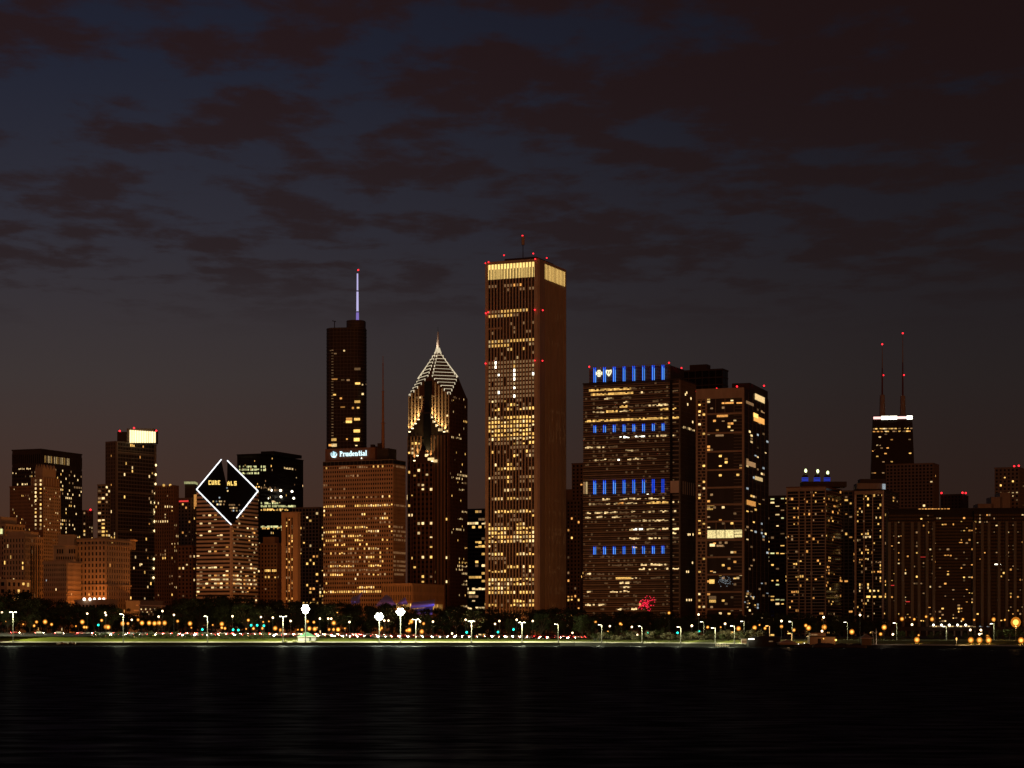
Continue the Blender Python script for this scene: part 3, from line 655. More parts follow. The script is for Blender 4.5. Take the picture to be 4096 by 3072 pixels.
# --- pointed chevron tower
T = Tower('pointed_tower', 'pointed granite tower with chevron crown traced in white light strips', 1635, 1797, 1861, 1577, 2110, 'skyscraper')
w, e = T.wS, T.wE; e = T.wE = max(T.wE, w * .95)
xr_lim = e
zc0 = T.h; zm = T.z(1500); za = T.z(1378)
ce = (-w / 2, e / 2)
cor = [(-w, 0), (0, 0), (0, e), (-w, e)]; mids = [(-w / 2, 0), (0, e / 2), (-w / 2, e), (-w, e / 2)]
v = [(p[0], p[1], -3) for p in cor] + [(p[0], p[1], zc0) for p in cor] + [(p[0], p[1], zm) for p in mids] + [(ce[0], ce[1], za)]
fs = [(0, 1, 5, 8, 4), (1, 2, 6, 9, 5), (2, 3, 7, 10, 6), (3, 0, 4, 11, 7)] + [(8, 5, 9), (9, 6, 10), (10, 7, 11), (11, 4, 8)] + [(12, 8, 9), (12, 9, 10), (12, 10, 11), (12, 11, 8)]
part(T.root, 'shaft', me_of('shaft', v, fs, darkstone))
clipf = lambda u: zc0 + (zm - zc0) * (1 - abs(u - w / 2) / (w / 2)) - .5
nrw = 66
zlo = T.z(1732)
T.facade('S', 12, 10, darkstone, .55, .5, z0=zlo, z1=zc0, lit=litgen(23, .05, .3, 'wwyd', (2, 4)), dep=.9, spans=True, pm=granite)
T.facade('S', 12, 42, darkstone, .6, .5, z0=0, z1=zlo - 2, lit=litgen(43, .085, .2, 'wwyyd', (2, 5)), dep=.55, spans=False, pm=redbrown, ob=2.46)
T.facade('E', 12, nrw, darkstone, .6, .5, z1=zc0, lit=litgen(24, .05, .2, 'wwyd', (3, 8)), dep=.7, spans=False, pm=darkstone)
for i in range(1, 12):
    u = w * i / 12
    if 3 < i < 8: continue
    T.fbox('gable_pier', 'S', u - .7, u + .7, zc0, clipf(u), -.1, .9, granite)
# dark glass centre bay
T.fbox('centre_bay', 'S', w * .40, w * .58, 0, zm - 5, .2, 1.3, glass)
# stepped tiers standing proud of the south face, with their floodlights
fl_m = emat('floodlight_lens', (1, .80, .42), 4.0, .9, 1.1)
def tier(xc_, yk, steps, out0, out1, m):
    for n_, (x0, x1, y) in enumerate(steps):
        (a, zA), (b, _) = T.ray('S', x0, y), T.ray('S', x1, y)
        T.fbox('setback_tier', 'S', a, b, 0, zA, out0, out1 + n_ * .04, m)
st1 = [(1636, 1648, 1730), (1648, 1660, 1716), (1660, 1672, 1697), (1672, 1684, 1681), (1684, 1726, 1650), (1726, 1735, 1672), (1735, 1746, 1690), (1746, 1757, 1704), (1757, 1773, 1722), (1773, 1788, 1730)]
tier(0, 0, st1, 0, 2.4, dark)
T.fbox('centre_bay', 'S', w * .40, w * .58, T.z(1800), T.z(1652), 2.5, 3.1, glass)
st2 = [(1659, 1672, 1846), (1672, 1684, 1826), (1684, 1712, 1806), (1712, 1721, 1822), (1721, 1731, 1838), (1731, 1743, 1848)]
tier(0, 0, [(x0, x1, y) for x0, x1, y in st2], 2.4, 4.6, darkstone)
T.facade('S', 5, 36, darkstone, .6, .5, z0=0, z1=T.z(1850), u0=T.ray('S', 1660, 1900)[0], u1=T.ray('S', 1742, 1900)[0], lit=litgen(44, .10, .2, 'wwyyd', (2, 4)), dep=.5, spans=False, pm=redbrown, ob=4.9)
for x0, x1, y, o in [(a, b, y, 2.6) for a, b, y in st1] + [(a, b, y, 4.9) for a, b, y in st2]:
    u, zA = T.ray('S', (x0 + x1) / 2, y)
    if 1684 <= x0 < 1712: continue
    T.fbox('floodlight', 'S', u - .9, u + .9, zA, zA + .8, o - .9, o - .1, fl_m)
    ld = bpy.data.lights.new('flood', 'SPOT'); ld.energy = 14000; ld.color = (1, .60, .20); ld.spot_size = R(70); ld.spot_blend = .8; ld.shadow_soft_size = .3
    lo = bpy.data.objects.new('floodlight_beam', ld); lk(lo); lo.parent = T.root; lo.location = T.pos('S', u, zA + 1.0, o + .6)[0]; lo.rotation_euler = Vector((0, .22, 1)).to_track_quat('-Z', 'Y').to_euler()
for x0, x1, y in ((1724, 1731, 1665), (1735, 1741, 1682), (1747, 1753, 1698), (1758, 1764, 1715), (1762, 1775, 1715), (1709, 1718, 1818), (1720, 1742, 1833), (1742, 1755, 1840)):
    a, zA = T.ray('S', x0, y); b_, zB_ = T.ray('S', x1, y + 10); T.fbox('lit_dormer', 'S', a, b_, zB_, zA, 2.5, 5.0 if y > 1800 else 2.75, LIT['w'])
for x0, x1, y0, y1 in ((1766, 1768, 1970, 2000), (1782, 1785, 1975, 2000), (1742, 1744, 1985, 2010), (1745, 1765, 1998, 2012), (1746, 1750, 2110, 2160), (1746, 1762, 2155, 2168), (1629, 1632, 1980, 2000)): T.pane('S', x0, x1, y0, y1, 'w')
# light strips along the crown steps
strip_m = emat('crown_light_strip', (1, .84, .56), .95, .7, 1.2)
def kite(face):
    M1, M2, K = (Vector((-w / 2, 0, zm)), Vector((0, e / 2, zm)), Vector((0, 0, zc0))) if face == 0 else (Vector((-w, e / 2, zm)), Vector((-w / 2, 0, zm)), Vector((-w, 0, zc0)))
    A = Vector((ce[0], ce[1], za)); return A, M1, M2, K
for face in (0, 1):
    A, M1, M2, K = kite(face); cmid = (M1 + M2) / 2
    outn = Vector((1, -1, .35)).normalized() if face == 0 else Vector((-1, -1, .35)).normalized()
    nl = 13; zs = [za - 4 - i * (za - 4 - zc0 - 2) / (nl - 1) for i in range(nl)]
    for z in zs:
        if z > zm: s1 = (za - z) / (za - zm); p, q = A + (M1 - A) * s1, A + (M2 - A) * s1
        else: s1 = (zm - z) / (zm - zc0); p, q = M1 + (K - M1) * s1, M2 + (K - M2) * s1
        d = (q - p); p2, q2 = p + d * .10, q - d * .04; c = (p2 + q2) / 2 + outn * .7
        L_ = (q2 - p2).length
        ang = math.atan2(d.y, d.x)
        part(T.root, 'light_strip', ucube(strip_m), c, ang, (L_, .5, .30))
        part(T.root, 'crown_step', ucube(darkstone), c - outn * .9 - Vector((0, 0, 1.6)), ang, (L_ * 1.0, 1.6, 2.6))
        for en in (p2, q2): part(T.root, 'light_strip_end', ucube(strip_m), en + outn * .75 - Vector((0, 0, 1.1)), ang, (.55, .5, 2.2))
for a, b in ((M, A) for M in (Vector((0, e / 2, zm)), Vector((-w, e / 2, zm)))): tube(T.root, 'ridge_light', a + Vector((0, -.8, .5)), b + Vector((0, -.6, -2)), .42, strip_m)
part(T.root, 'crown_cap', ucyl(strip_m, .45, 4), (ce[0], ce[1], za - 5), R(45), (3.6, 3.6, 6.5))
part(T.root, 'spire', ucyl(granite, .32, 8), (ce[0], ce[1], za), 0, (1.7, 1.7, T.z(1312) - za)); part(T.root, 'spire_tip', ucyl(dark, .3, 6), (ce[0], ce[1], T.z(1313)), 0, (.3, .3, T.z(1290) - T.z(1313)))
ld = bpy.data.lights.new('spire_flood', 'POINT'); ld.energy = 2600; ld.color = (1, .8, .62); lo = lk(bpy.data.objects.new('spire_flood_lamp', ld)); lo.parent = T.root; lo.location = (ce[0] - 1, ce[1] - 6, za + 1)
T.finish(seed=23)
# --- dark block between pointed tower and the tall slab
T = quick('office_tower', 'dark block with lit horizontal floors between the pointed and the tallest tower', 1850, 1952, 1970, 2038, 2300, dark, seed=25, fl=3.9, bay=3.5, wf=.9, hf=.6, style='band', lit=litgen(25, .10, .38, 'wyyd', (3, 9))); T.finish(seed=25)
# --- the tallest slab
T = Tower('tallest_tower', 'tallest square granite tower with a glowing yellow crown and red beacons', 1943, 2153, 2260, 1036, 2000, 'skyscraper')
w, e = T.wS, T.wE
T.core(granite, roof=False)
part(T.root, 'roof', me_of('roof', [(x, y, z) for z in (T.h, T.h + .6) for y in (.0, e) for x in (-w, 0)], CUBE_F, granite))
u0, u1 = T.ray('S', 1953, 1300)[0], T.ray('S', 2140, 1300)[0]; e0, e1 = T.ray('E', 2175, 1300)[0], e - 1.5
NC = 15; pitch = 17.15 / F * T.D; zct, zcb = T.z(1046), T.z(1108)
rowsA = [(900 + a / 2.074, s) for a, s in ((467, 'ddd..dddodo....'), (503, '..#.d#dd#dd.d..'), (535, '......d...dd.dd'), (710, 'dddd#########..'), (748, '########dd.....'), (815, '.......d...d..d'), (850, '........d......'), (885, '.d......d...dd.'), (958, '##+##++########'), (992, '+######......++'), (1027, '......##...#...'), (1062, '....+.........+'), (1097, '..+..+...+.....'),
    (1132, 'ddBddddd+dddddd'), (1165, 'ddBddddd#ddddd+'), (1205, 'ddddddddBdddddd'), (1240, 'dddBddddBdddddB'), (1272, 'ddddd.ddBdddddd'), (1307, 'd.ddd.dd+dddddd'), (1345, 'ddddddddBdddddd'), (1382, 'dddBddddddddddd'), (1415, 'ddddddddBdddddd'), (1450, '+#+++#...dd....'), (1485, '..d...+##+.d.d.'), (1520, '.d##.d##.d#++##'), (1560, '...d...........'), (1628, '###############'))] + \
    [(1650 + a / 1.745, s) for a, s in ((35, '####+##########'), (62, '###############'), (92, '###+#####+#####'), (120, '######+#######.'), (150, '.##############'), (178, 'd+d#++#+#+#####'), (208, 'd.ddddd.##d#.##'), (235, '.......dddddd.d'), (265, '.#.d.d..d.d.#dd'), (295, '........##..d++'), (325, '......d...d....'), (355, '..#...##.d.....'), (385, '...######dd..dd'), (412, '..dd...........'), (447, '++++++#d..ddd#d'), (475, '..d...#d..dd.dd'), (533, '.....++++.+++#.'), (595, '.d###.####++##.'), (693, '..############d'), (725, '...dd...d.....#'), (757, '.......dddd....'), (785, '#.ddd.d..###...'), (815, '#######d.######'), (847, '######..d######'), (877, '##+###oo+######'), (905, '###+###########'), (937, '#.d.........d.d'), (965, '..d..........d.'), (995, '#+###....######'), (1025, 'dddddd.........'), (1055, '..d..d.........'), (1085, '......####.#.##'), (1115, '######.....d.#.'), (1132, '...........dd.d'), (1175, '##+########+#+#'), (1205, '+#++++#+##+#+++'), (1235, '#######........'), (1265, '#########.#####'), (1325, '..d...d.####.##'), (1357, '###.d..##+##+##'))]
gridA = {}
for y, s in rowsA: gridA[int(round((zcb - T.z(y)) / pitch - .5))] = s
nA = int(zcb / pitch); rr = random.Random(26)
def litA(face, r, c, n, nr):
    q = nr - 1 - r
    if face == 'S':
        k = gridA.get(q, '.' * 15)[c]
        return {'#': rr.choice('yyyw'), '+': rr.choice('wd'), 'd': 'd', 'o': 'o', 'B': 'b', '.': None}[k]
    s = gridA.get(q, ''); return 'd' if s.count('#') > 6 and rr.random() < .5 and 2 < c else None
# brightest panes first so that they are the individual ones
T.facade('S', NC, nA, granite, .62, .62, z0=zcb - nA * pitch, z1=zcb, u0=u0, u1=u1, lit=litA, dep=1.1, spans=False)
T.facade('E', NC, nA, granite, .34, .55, z0=zcb - nA * pitch, z1=zcb, u0=e0, u1=e1, lit=litA, dep=1.0, spans=False)
T.litw.sort(key=lambda q: (q[5] == 'd', q[0] != 'S'))
T.fbox('spandrel_field', 'S', u0, u1, 0, zcb, -.05, .04, dark); T.fbox('spandrel_field', 'E', e0, e1, 0, zcb, -.05, .04, redbrown)
for a, b, fc in ((0, u0, 'S'), (u1, w, 'S'), (0, e0, 'E'), (e1, e, 'E')): T.fbox('corner_pier', fc, a, b, 0, T.h, -.1, 1.25, granite)
for fc, a, b in (('S', u0, u1), ('E', e0, e1)):
    T.fbox('crown_lintel', fc, a, b, zct, T.h, -.1, 1.2, granite)
    d = (b - a) / NC
    for i in range(NC):
        T.fbox('crown_glow_panel', fc, a + d * (i + .10), a + d * (i + .90), zcb + .5, zct, .05, .2, crownlit)  # glowing panels stand in for the floodlit recess
        if fc == 'S': T.fbox('crown_louvre', fc, a + d * (i + .34), a + d * (i + .66), zcb - 1, zct - 4.5, .2, .45, black)
        T.fbox('crown_pier', fc, a + d * (i + .90), a + d * (i + 1.10), zcb, zct, .1, 1.0, granite)
T.fbox('patched_panel', 'S', u0, u0 + (u1 - u0) * .31, T.z(1308), T.z(1301), .9, 1.3, granite)
T.box('plant_room', -w * .72, -w * .12, e * .15, e * .8, T.h + .6, T.z(1018), dark)
for x in (.2, .42, .6, .82): T.box('roof_vent', -w * x - 1.6, -w * x + 1.6, e * .2, e * .3, T.h + .6, T.z(1024), dark)
l = T.px(2092, 980, 30); part(T.root, 'antenna_mast', ucyl(dark, .8, 8), (l[0], l[1], T.h), 0, (.45, .45, l[2] - T.h)); part(T.root, 'antenna_drum', ucyl(tan, 1, 10), l, 0, (1.5, 1.5, 8)); T.beacon(2090, 944, 30, 1.3)
for x, y, d in ((1942, 1053, 22), (1954, 1048, 20), (2016, 1021, 20), (2133, 1014, 20), (2141, 1036, 0), (2187, 1032, 14), (1943, 1253, 20), (1953, 1249, 16), (2139, 1239, 0), (2171, 1241, 0), (1942, 1454, 20), (2139, 1442, 0), (2170, 1443, 0)): T.beacon(x, y, d - 2.5, 1.0)
T.finish(seed=26)
# --- stepped brown tower right of it
T = quick('apartment_tower', 'brown stepped apartment tower squeezed right of the tallest tower', 2240, 2322, 2345, 2003, 2100, brown, seed=27, bay=3.2, lit=litgen(27, .06, .03, 'yood')); T.finish()
T = quick('apartment_tower', 'slim brown tower with amber windows peeking above the stepped brown one', 2288, 2334, 2350, 1856, 2200, brown, seed=28, bay=3.2, lit=litgen(28, .08, .03, 'ood'))
T.box('setback', -T.wS - 9, -T.wS - .5, 1, 10, 0, T.z(1955), brown); T.finish()
# --- tower with blue light strips
T = Tower('insurance_tower', 'broad banded office tower with rows of blue light strips and two roof emblems', 2333, 2722, 2782, 1519, 1950, 'skyscraper')
w, e = T.wS, T.wE; T.core(dark); T.box('crown', T.ray('S', 2356, 1500)[0] - w, T.ray('S', 2682, 1480)[0] - w, .6, e * .9, T.h + 1.1, T.z(1459), dark)
pf = 17.8 / F * T.D; nfl = int(T.h / pf); us = T.ray('S', 2681, 1800)[0]; us2 = T.ray('S', 2691, 1800)[0]
crows = {}
def addrow(y, sx): crows[y] = sx
ROWB = [(365, 'B0-22 d22-24'), (405, 'y1-22 w24-27 d32-45'), (460, 'd1-4 w8-12 d18-20'), (505, 'd13-15 w18-20 d33-36'), (550, 'w2-6 d7-14 y16-19 d20-30 w31-40'), (600, 'w2-8 y9-14 w16-20 o21-22 d24-28 y37-44'), (645, 'd3-5'), (695, 'Y-2-48'), (750, 'd20 d40-44'), (800, 'd9-13 d21-24 d36-38'), (880, 'd11-15 b16-28 w30-44'), (930, 'd2 d9 d17-18 d25-27 d34'), (990, 'w-2-1 w3-8 d10-14'), (1025, 'd2 w19-23 d25'), (1075, 'd2 d9 d18-19 d27'), (1120, 'w0-8 d10-14 b15-16 w19-27 d30-34'), (1170, 'd5 d8 d12 d16 d20'), (1480, 'b30-32 d36-40'), (1525, 'd2-5 w7-10 w16-19 w21-26 w28-38')]
ROWB = [(1400 + a / 2.602, s) for a, s in ROWB] + [(1950 + a / 2.552, s) for a, s in ((145, 'w0-2 d3-8 w9-14 o15-17 w18-24 y30-40 w42-46'), (185, 'd10 d27 d32'), (240, 'w-2-0 w3-6 w8-14 d16-20 w22-23 w28-44'), (295, 'w-2-0 w3-8 w12-16 d18-24'), (335, 'w22-26 w28-44'), (385, 'd18 d27'), (430, 'w21-23 b23-28 w30-36 w38-46'), (475, 'd24-25 d30-33 w41-44'), (527, 'w20-26 w31-36 d38-46'), (573, 'd28-31 d42-46'), (620, 'd3-5 w22-24 d38'), (720, 'd0 d12 d18'), (767, 'd10-16 d18-24 w27-42'), (812, 'w26-28 w31-35 w38-46'), (865, 'w-2-0 d4-8 d12'), (908, 'd0-8 y14-21 w22-26 d32-36'), (975, 'w16-20 d22-24'), (1000, 'd16-21 w18-20'), (1050, 'w-2-0 d4 w11-14 w16-20'), (1095, 'd17-20 d23'), (1150, 'd24 d34'), (1195, 'w-2-0 w2-8 d10 d20-25 y26'), (1240, 'w14-16 d17-20 w22-24'))]  # low cluster of rows left of centre is reflected light drawn as lit panes
gB = {}
for y, s in ROWB:
    q = int(round((T.h - T.z(y)) / pf - .5)); dct = gB.setdefault(q, {})
    for tk in s.split():
        k = tk[0]; rg = tk[1:]; neg = rg.startswith('-'); rg = rg[1:] if neg else rg
        p_ = rg.split('-'); a = int(p_[0]) * (-1 if neg else 1); b = int(p_[1]) if len(p_) > 1 else a
        for i in range(a, b + 1): dct[i] = {'B': 'y', 'Y': 'y'}.get(k, k)
rr = random.Random(29)
bay = (us - T.ray('S', 2356, 1800)[0]) / 42.0; ub = T.ray('S', 2356, 1800)[0]
for q in range(nfl + 1):
    z = T.h - (q + 1) * pf
    T.fbox('floor_slab', 'S', 0, w, z, z + .95, -.1, .7, grey); T.fbox('floor_slab', 'S', 0, us, z + pf * .52, z + pf * .52 + .35, -.1, .55, grey)
    T.fbox('side_slab', 'E', 0, e, z, z + .8, -.1, .25, mgrey)
    for i in range(-5, 47):
        k = gB.get(q, {}).get(i)
        u = ub + (i + .5) * bay
        if k is None and rr.random() < .13: k = 'd'
        full = k == 'y'
        if k and 0 < u < w and (full or rr.random() < .9) and not (us - 1 < u < us2):
            T.litw.append(('S', u, z + .95 + (pf - .95) * (.42 if full else rr.uniform(.3, .5)), bay * .97, 1.7 if full else rr.uniform(.8, 1.7), k if full or rr.random() < .86 else 'd'))
    if q == 10:
        for i in range(9): T.litw.append(('E', e * (.1 + .1 * i), z + 2, 1.5, 2, 'w'))
T.litw.sort(key=lambda q_: q_[5] == 'd')
T.fbox('recess_slot', 'S', us, us2, 0, T.h, .2, .95, black)
T.fbox('corner_pier', 'S', w - 1.2, w, 0, T.h, .5, .98, mgrey)
for i in range(14): T.fbox('side_mullion', 'E', e * i / 13 - .18, e * i / 13 + .18, 0, T.h, -.1, .5, mgrey)
for (x, y) in ((2745, 1571), (2740, 1578), (2762, 1594), (2749, 1618), (2770, 2138), (2758, 2138), (2751, 2138), (2745, 2287), (2752, 2287), (2745, 2400), (2755, 2400), (2763, 2400), (2768, 2251), (2769, 1688)): T.pane('E', x - 1.6, x + 1.6, y - 4, y + 4, 'w')
crw = T.z(1531)
yc0, yc1 = .5, .6
for j in range(11): T.fbox('crown_louvre', 'S', T.ray('S', 2356, 1500)[0], us, T.h + 2 + j * 1.25, T.h + 2.35 + j * 1.25, -.6, .2, grey)
for ys, o in (((1471, 1530), .2), ((1702, 1731), 0), ((1923, 1977), 0), ((2187, 2218), 0)):
    for i in range(8):
        x = 2380.7 + i * 39.0; dyy = -(i * 1.55) * ((HY - ys[0]) / (HY - 1471))
        for ddx, m in ((-4.0, bluetube), (-2.6, bluecore), (3.2, bluetube), (4.3, bluecore)):
            wd = 1.9 if m is bluetube else .8
            if m is bluecore and ys[0] == 1923 and i > 5: continue
            a, za_ = T.ray('S', x + ddx - wd / 2, ys[1] + dyy); b, zb_ = T.ray('S', x + ddx + wd / 2, ys[0] + dyy)
            if m is bluecore: za_ += .0; zb_ = za_ + (zb_ - za_) * (.9 if ddx < 0 else .8)
            T.fbox('blue_light_tube', 'S', a, b, za_, zb_, .8, 1.25 if m is bluetube else 1.5, m)
for x0, x1, m in ((2336, 2340, pink), (2345, 2351, pink)):
    a, za_ = T.ray('S', x0, 1976); b, zb_ = T.ray('S', x1, 1928); T.fbox('lit_fin', 'S', a, b, za_, zb_, .7, 1.4, LIT['w'] if x0 > 2340 else LIT['d'])
a, za_ = T.ray('S', 2683, 1972); b, zb_ = T.ray('S', 2717, 1923); T.fbox('mechanical_screen', 'S', a, b, za_, zb_, .7, 1.1, pink)
for i in range(6): u = e * (.12 + .14 * i); T.fbox('side_fin', 'E', u, u + 1.0, T.z(1975), T.z(1923), .3, 1.0, pink)
for x, y, d in ((2357, 1467, 30), (2676, 1451, 4), (2726, 1472, 20)): T.beacon(x, y, d, 1.1)
rdots = boxes('red_reflection_flecks', [(-w + T.ray('S', 2585 + random.Random(i).gauss(0, 15) + (18 if i % 9 == 0 else 0), 2412)[0], -1.0, T.z(2414 + random.Random(i + 99).gauss(0, 11) - (18 if i % 9 == 0 else 0)), .6, .3, .45) for i in range(80)], emat('red_reflection_glow', (1, .02, .06), 1.8, 1, 1))
part(T.root, 'red_reflection_flecks', rdots, kind='stuff')  # red light mirrored in the glass, put in as emissive flecks
T.finish(seed=29)
# the two emblems on its crown
emb = emat('emblem_cream_glow', (1, .90, .58), 1.25, 1, 1)
def emblem(name, label, x, y, pls, r):
    a, z = T.ray('S', x, y); o = tag(empty(name, (0, 0, 0)), label, 'emblem'); l = T.pos('S', a, z, .9)[0]
    c, s2 = math.cos(-T.th), math.sin(-T.th); o.location = (T.C.x + c * l[0] - s2 * l[1], T.C.y + s2 * l[0] + c * l[1], Z0 + l[2]); o.rotation_euler = (0, 0, -T.th)
    for nm, pl in pls: part(o, nm, polys(nm, [[(px_ * r, py_ * r) for px_, py_ in p] for p in pl], .6, emb))
def outline(pts, k):
    n_ = len(pts); return [[pts[i], pts[(i + 1) % n_], tuple(c * k for c in pts[(i + 1) % n_]), tuple(c * k for c in pts[i])] for i in range(n_)]
cp = [(-.42, 1), (.42, 1), (.5, .5), (1, .42), (1, -.42), (.5, -.5), (.42, -1), (-.42, -1), (-.5, -.5), (-1, -.42), (-1, .42), (-.5, .5)]
emblem('roof_emblem', 'cream glowing outlined cross emblem on the banded tower crown', 2398, 1494, [('cross_outline', outline(cp, .74)), ('figure', [[(.42 * math.cos(R(a)), .42 * math.sin(R(a))) for a in range(0, 360, 30)]]), ('arm', [rc(-.12, .12, -.8, .8)]), ('arm', [rc(-.8, -.42, -.12, .12), rc(.42, .8, -.12, .12)])], 13.6 / F * 1950)
sp_ = [(-.85, .95), (0, .82), (.85, .95), (.95, .3), (.6, -.5), (0, -1.1), (-.6, -.5), (-.95, .3)]
emblem('roof_emblem', 'cream glowing outlined shield emblem on the banded tower crown', 2437, 1492, [('shield_outline', outline(sp_, .66)), ('serpent_staff', [rc(-.13, .13, -.7, .5), [(-.3, .35), (.3, .5), (.3, .35), (-.3, .2)]])], 13.2 / F * 1950)
# --- tower behind, to the right
T = quick('apartment_tower', 'dark rounded slab tower with pale floor edges behind the banded tower', 2728, 2890, 2912, 1478, 2240, dark, seed=30, fl=7.5, bay=7, wf=.9, hf=.86, style='band', lit=litgen(30, .03, .0, 'wd'))
T.pent(2755, 2824, 1452, dark); T.finish()
# --- tan framed tower with glass side
T = Tower('framed_tower', 'tan framed glass apartment tower with one bright lit double floor', 2784, 2977, 3073, 1562, 1850, 'apartment tower', th=19)
w, e = T.wS, T.wE; T.core(dark, roof=False); T.box('roof', -w, 0, 0, e, T.h, T.h + 2.4, dark); T.box('glass_wing', -16, -.4, e * .25, e, T.h + 2.4, T.h + 9, dark)
T.fbox('frame_lintel', 'S', 0, w, T.h - 6, T.h + 2.5, -.1, 1.0, tan)
ua, ub, uc, ud = T.ray('S', 2792, 1900)[0], T.ray('S', 2822, 1900)[0], T.ray('S', 2829, 1900)[0], T.ray('S', 2969, 1900)[0]
for a, b in ((0, ua), (ub, uc), (ud, w)): T.fbox('frame_column', 'S', a, b, 0, T.h - 6, -.1, .9, tan)
rr = random.Random(31); fh = 12.9 / F * T.D * 1.0
j = 0; z = 2.0; zt = T.h - 7
while z < zt:
    T.fbox('balcony_slab', 'S', ua, ub, z, z + .75, -.1, .7, tan); T.fbox('floor_line', 'S', uc + (ud - uc) * .76, ud, z, z + .5, -.1, .5, mgrey)
    um = (ua + ub) / 2 + (.6 if j % 2 else -.6); T.fbox('balcony_fin', 'S', um - .5, um + .5, z, z + fh, -.1, .6, tan)
    for fcl, n_ in (('S', 12),):
        for i in range(n_):
            if rr.random() < .085: T.litw.append(('S', uc + (ud - uc) * (i + .5) / n_, z + 1.5, (ud - uc) / n_ * .9, 1.7, rr.choice('ywodd')))
    for u_ in (ua + 1.4, ub - 1.4):
        if rr.random() < .16: T.litw.append(('S', u_, z + 1.7, 2.0, 1.6, rr.choice('yyw')))
    for i in range(12):
        if rr.random() < .07: T.litw.append(('E', e * (i + .5) / 12, z + 1.5, e / 13, 1.6, rr.choice('ywdddc')))
    if j % 2 == 0: T.fbox('side_slab', 'E', 1, e, z, z + .35, -.1, .3, bluegrey)
    z += fh; j += 1
for y in (1656, 1733, 1807, 1881, 1952, 2020, 2088, 2231, 2301, 2371, 2440): T.fbox('frame_beam', 'S', uc, ud, T.z(y), T.z(y) + 1.5, -.1, .85, tan)
for i in range(4):
    a, b = T.ray('S', 2830 + i * 36, 2135)[0], T.ray('S', 2863 + i * 36, 2135)[0]; T.fbox('lit_lobby_panel', 'S', a, b, T.z(2151), T.z(2119), .05, .3, emat('lit_lobby_glass', (1, .80, .34), 1.15, .8, 1.05, tex=.5)); T.fbox('mullion', 'S', a - .5, a, T.z(2155), T.z(2090), .1, .7, tan)
T.fbox('lobby_beam', 'S', ua, w - 2, T.z(2163), T.z(2153), -.1, .95, tan)
for i in range(3): a = T.ray('S', 2863 + i * 37, 1650)[0]; T.fbox('mullion', 'S', a - .3, a + .3, T.z(1656), T.h - 6, -.1, .8, mgrey)
for x0, x1, y0, y1, k in ((2888, 2935, 1604, 1616, 'o'), (2947, 2975, 1605, 1615, 'o'), (2868, 2912, 1659, 1669, 'o'), (2863, 2895, 1738, 1746, 'd'), (2829, 2858, 2016, 2024, 'y'), (2829, 2852, 2033, 2040, 'y'), (2840, 2860, 2175, 2186, 'w'), (2867, 2894, 2176, 2187, 'd'), (2836, 2865, 2384, 2396, 'd'), (2838, 2864, 2399, 2410, 'y'), (2838, 2858, 2318, 2340, 'y')): T.pane('S', x0, x1, y0, y1, k)
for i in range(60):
    q = random.Random(i); x, y = 2902 + q.gauss(0, 14), 2322 + q.gauss(0, 9); T.pane('S', x, x + 1.8, y, y + 1.8, 'c')  # pale blue reflection in the glass, drawn as tiny glowing panes
for i in range(22):
    x, y = 2998 + rr.gauss(0, 14), 2400 + rr.gauss(0, 22); T.pane('E', x, x + 4, y, y + 4, rr.choice('cwyd'))
for x0, x1, y0, y1, k in ((3018, 3056, 1591, 1597, 'w'), (2983, 3012, 1607, 1613, 'd'), (3012, 3030, 1658, 1667, 'y'), (3013, 3055, 1677, 1682, 'o'), (2984, 3020, 1853, 1860, 'd'), (3018, 3048, 1913, 1918, 'w'), (2985, 3020, 2008, 2018, 'o')): T.pane('E', x0, x1, y0, y1, k)
for x, y, d in ((2786, 1565, 18), (2867, 1555, 20), (2948, 1546, 20), (2972, 1556, 2), (3056, 1543, 40)): T.beacon(x, y, d, 1.2)
for i in range(7): T.fbox('side_mullion', 'E', e * i / 6 - .15, e * i / 6 + .15, 0, T.h, -.1, .4, bluegrey)
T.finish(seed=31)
# --- right hand apartment blocks
T = quick('apartment_tower', 'dark slim apartment block with yellow windows beside the tan framed tower', 3060, 3140, 3152, 1986, 2050, dark, seed=32, bay=4.5, wf=.8, lit=litgen(32, .15, .03, 'yygwd', (2, 3))); T.finish(seed=32, shrink=.6)
T = Tower('apartment_tower', 'brown balconied apartment block with blue lit domed tanks above its roof', 3147, 3302, 3364, 1949, 1850, 'apartment tower')
w, e = T.wS, T.wE; T.core(redbrown); nfl = int(T.h / 2.57)
L = litgen(33, .09, .06, 'oooyydd', (2, 3))
T.facade('S', 18, nfl, tan, .93, .78, lit=L, piers=False, dep=.9); T.facade('E', 12, nfl, tan, .93, .78, lit=L, piers=False, dep=.8)
for u in (0, .31, .47, .63, .99): T.fbox('column', 'S', w * u, w * u + .9, 0, T.h, -.1, 1.0, tan)
T.fbox('parapet', 'S', 0, w, T.h - 2.5, T.h, .9, 1.2, tan)
boxpx(T, 'penthouse', 3204, 3382, 1929, 1950, dark, 22, 40)
bl = emat('blue_tank_glow', (.05, .10, 1), .55, .8, 1.1); yl = emat('yellow_green_finial', (.85, 1, .45), 2.4, .9, 1.1)
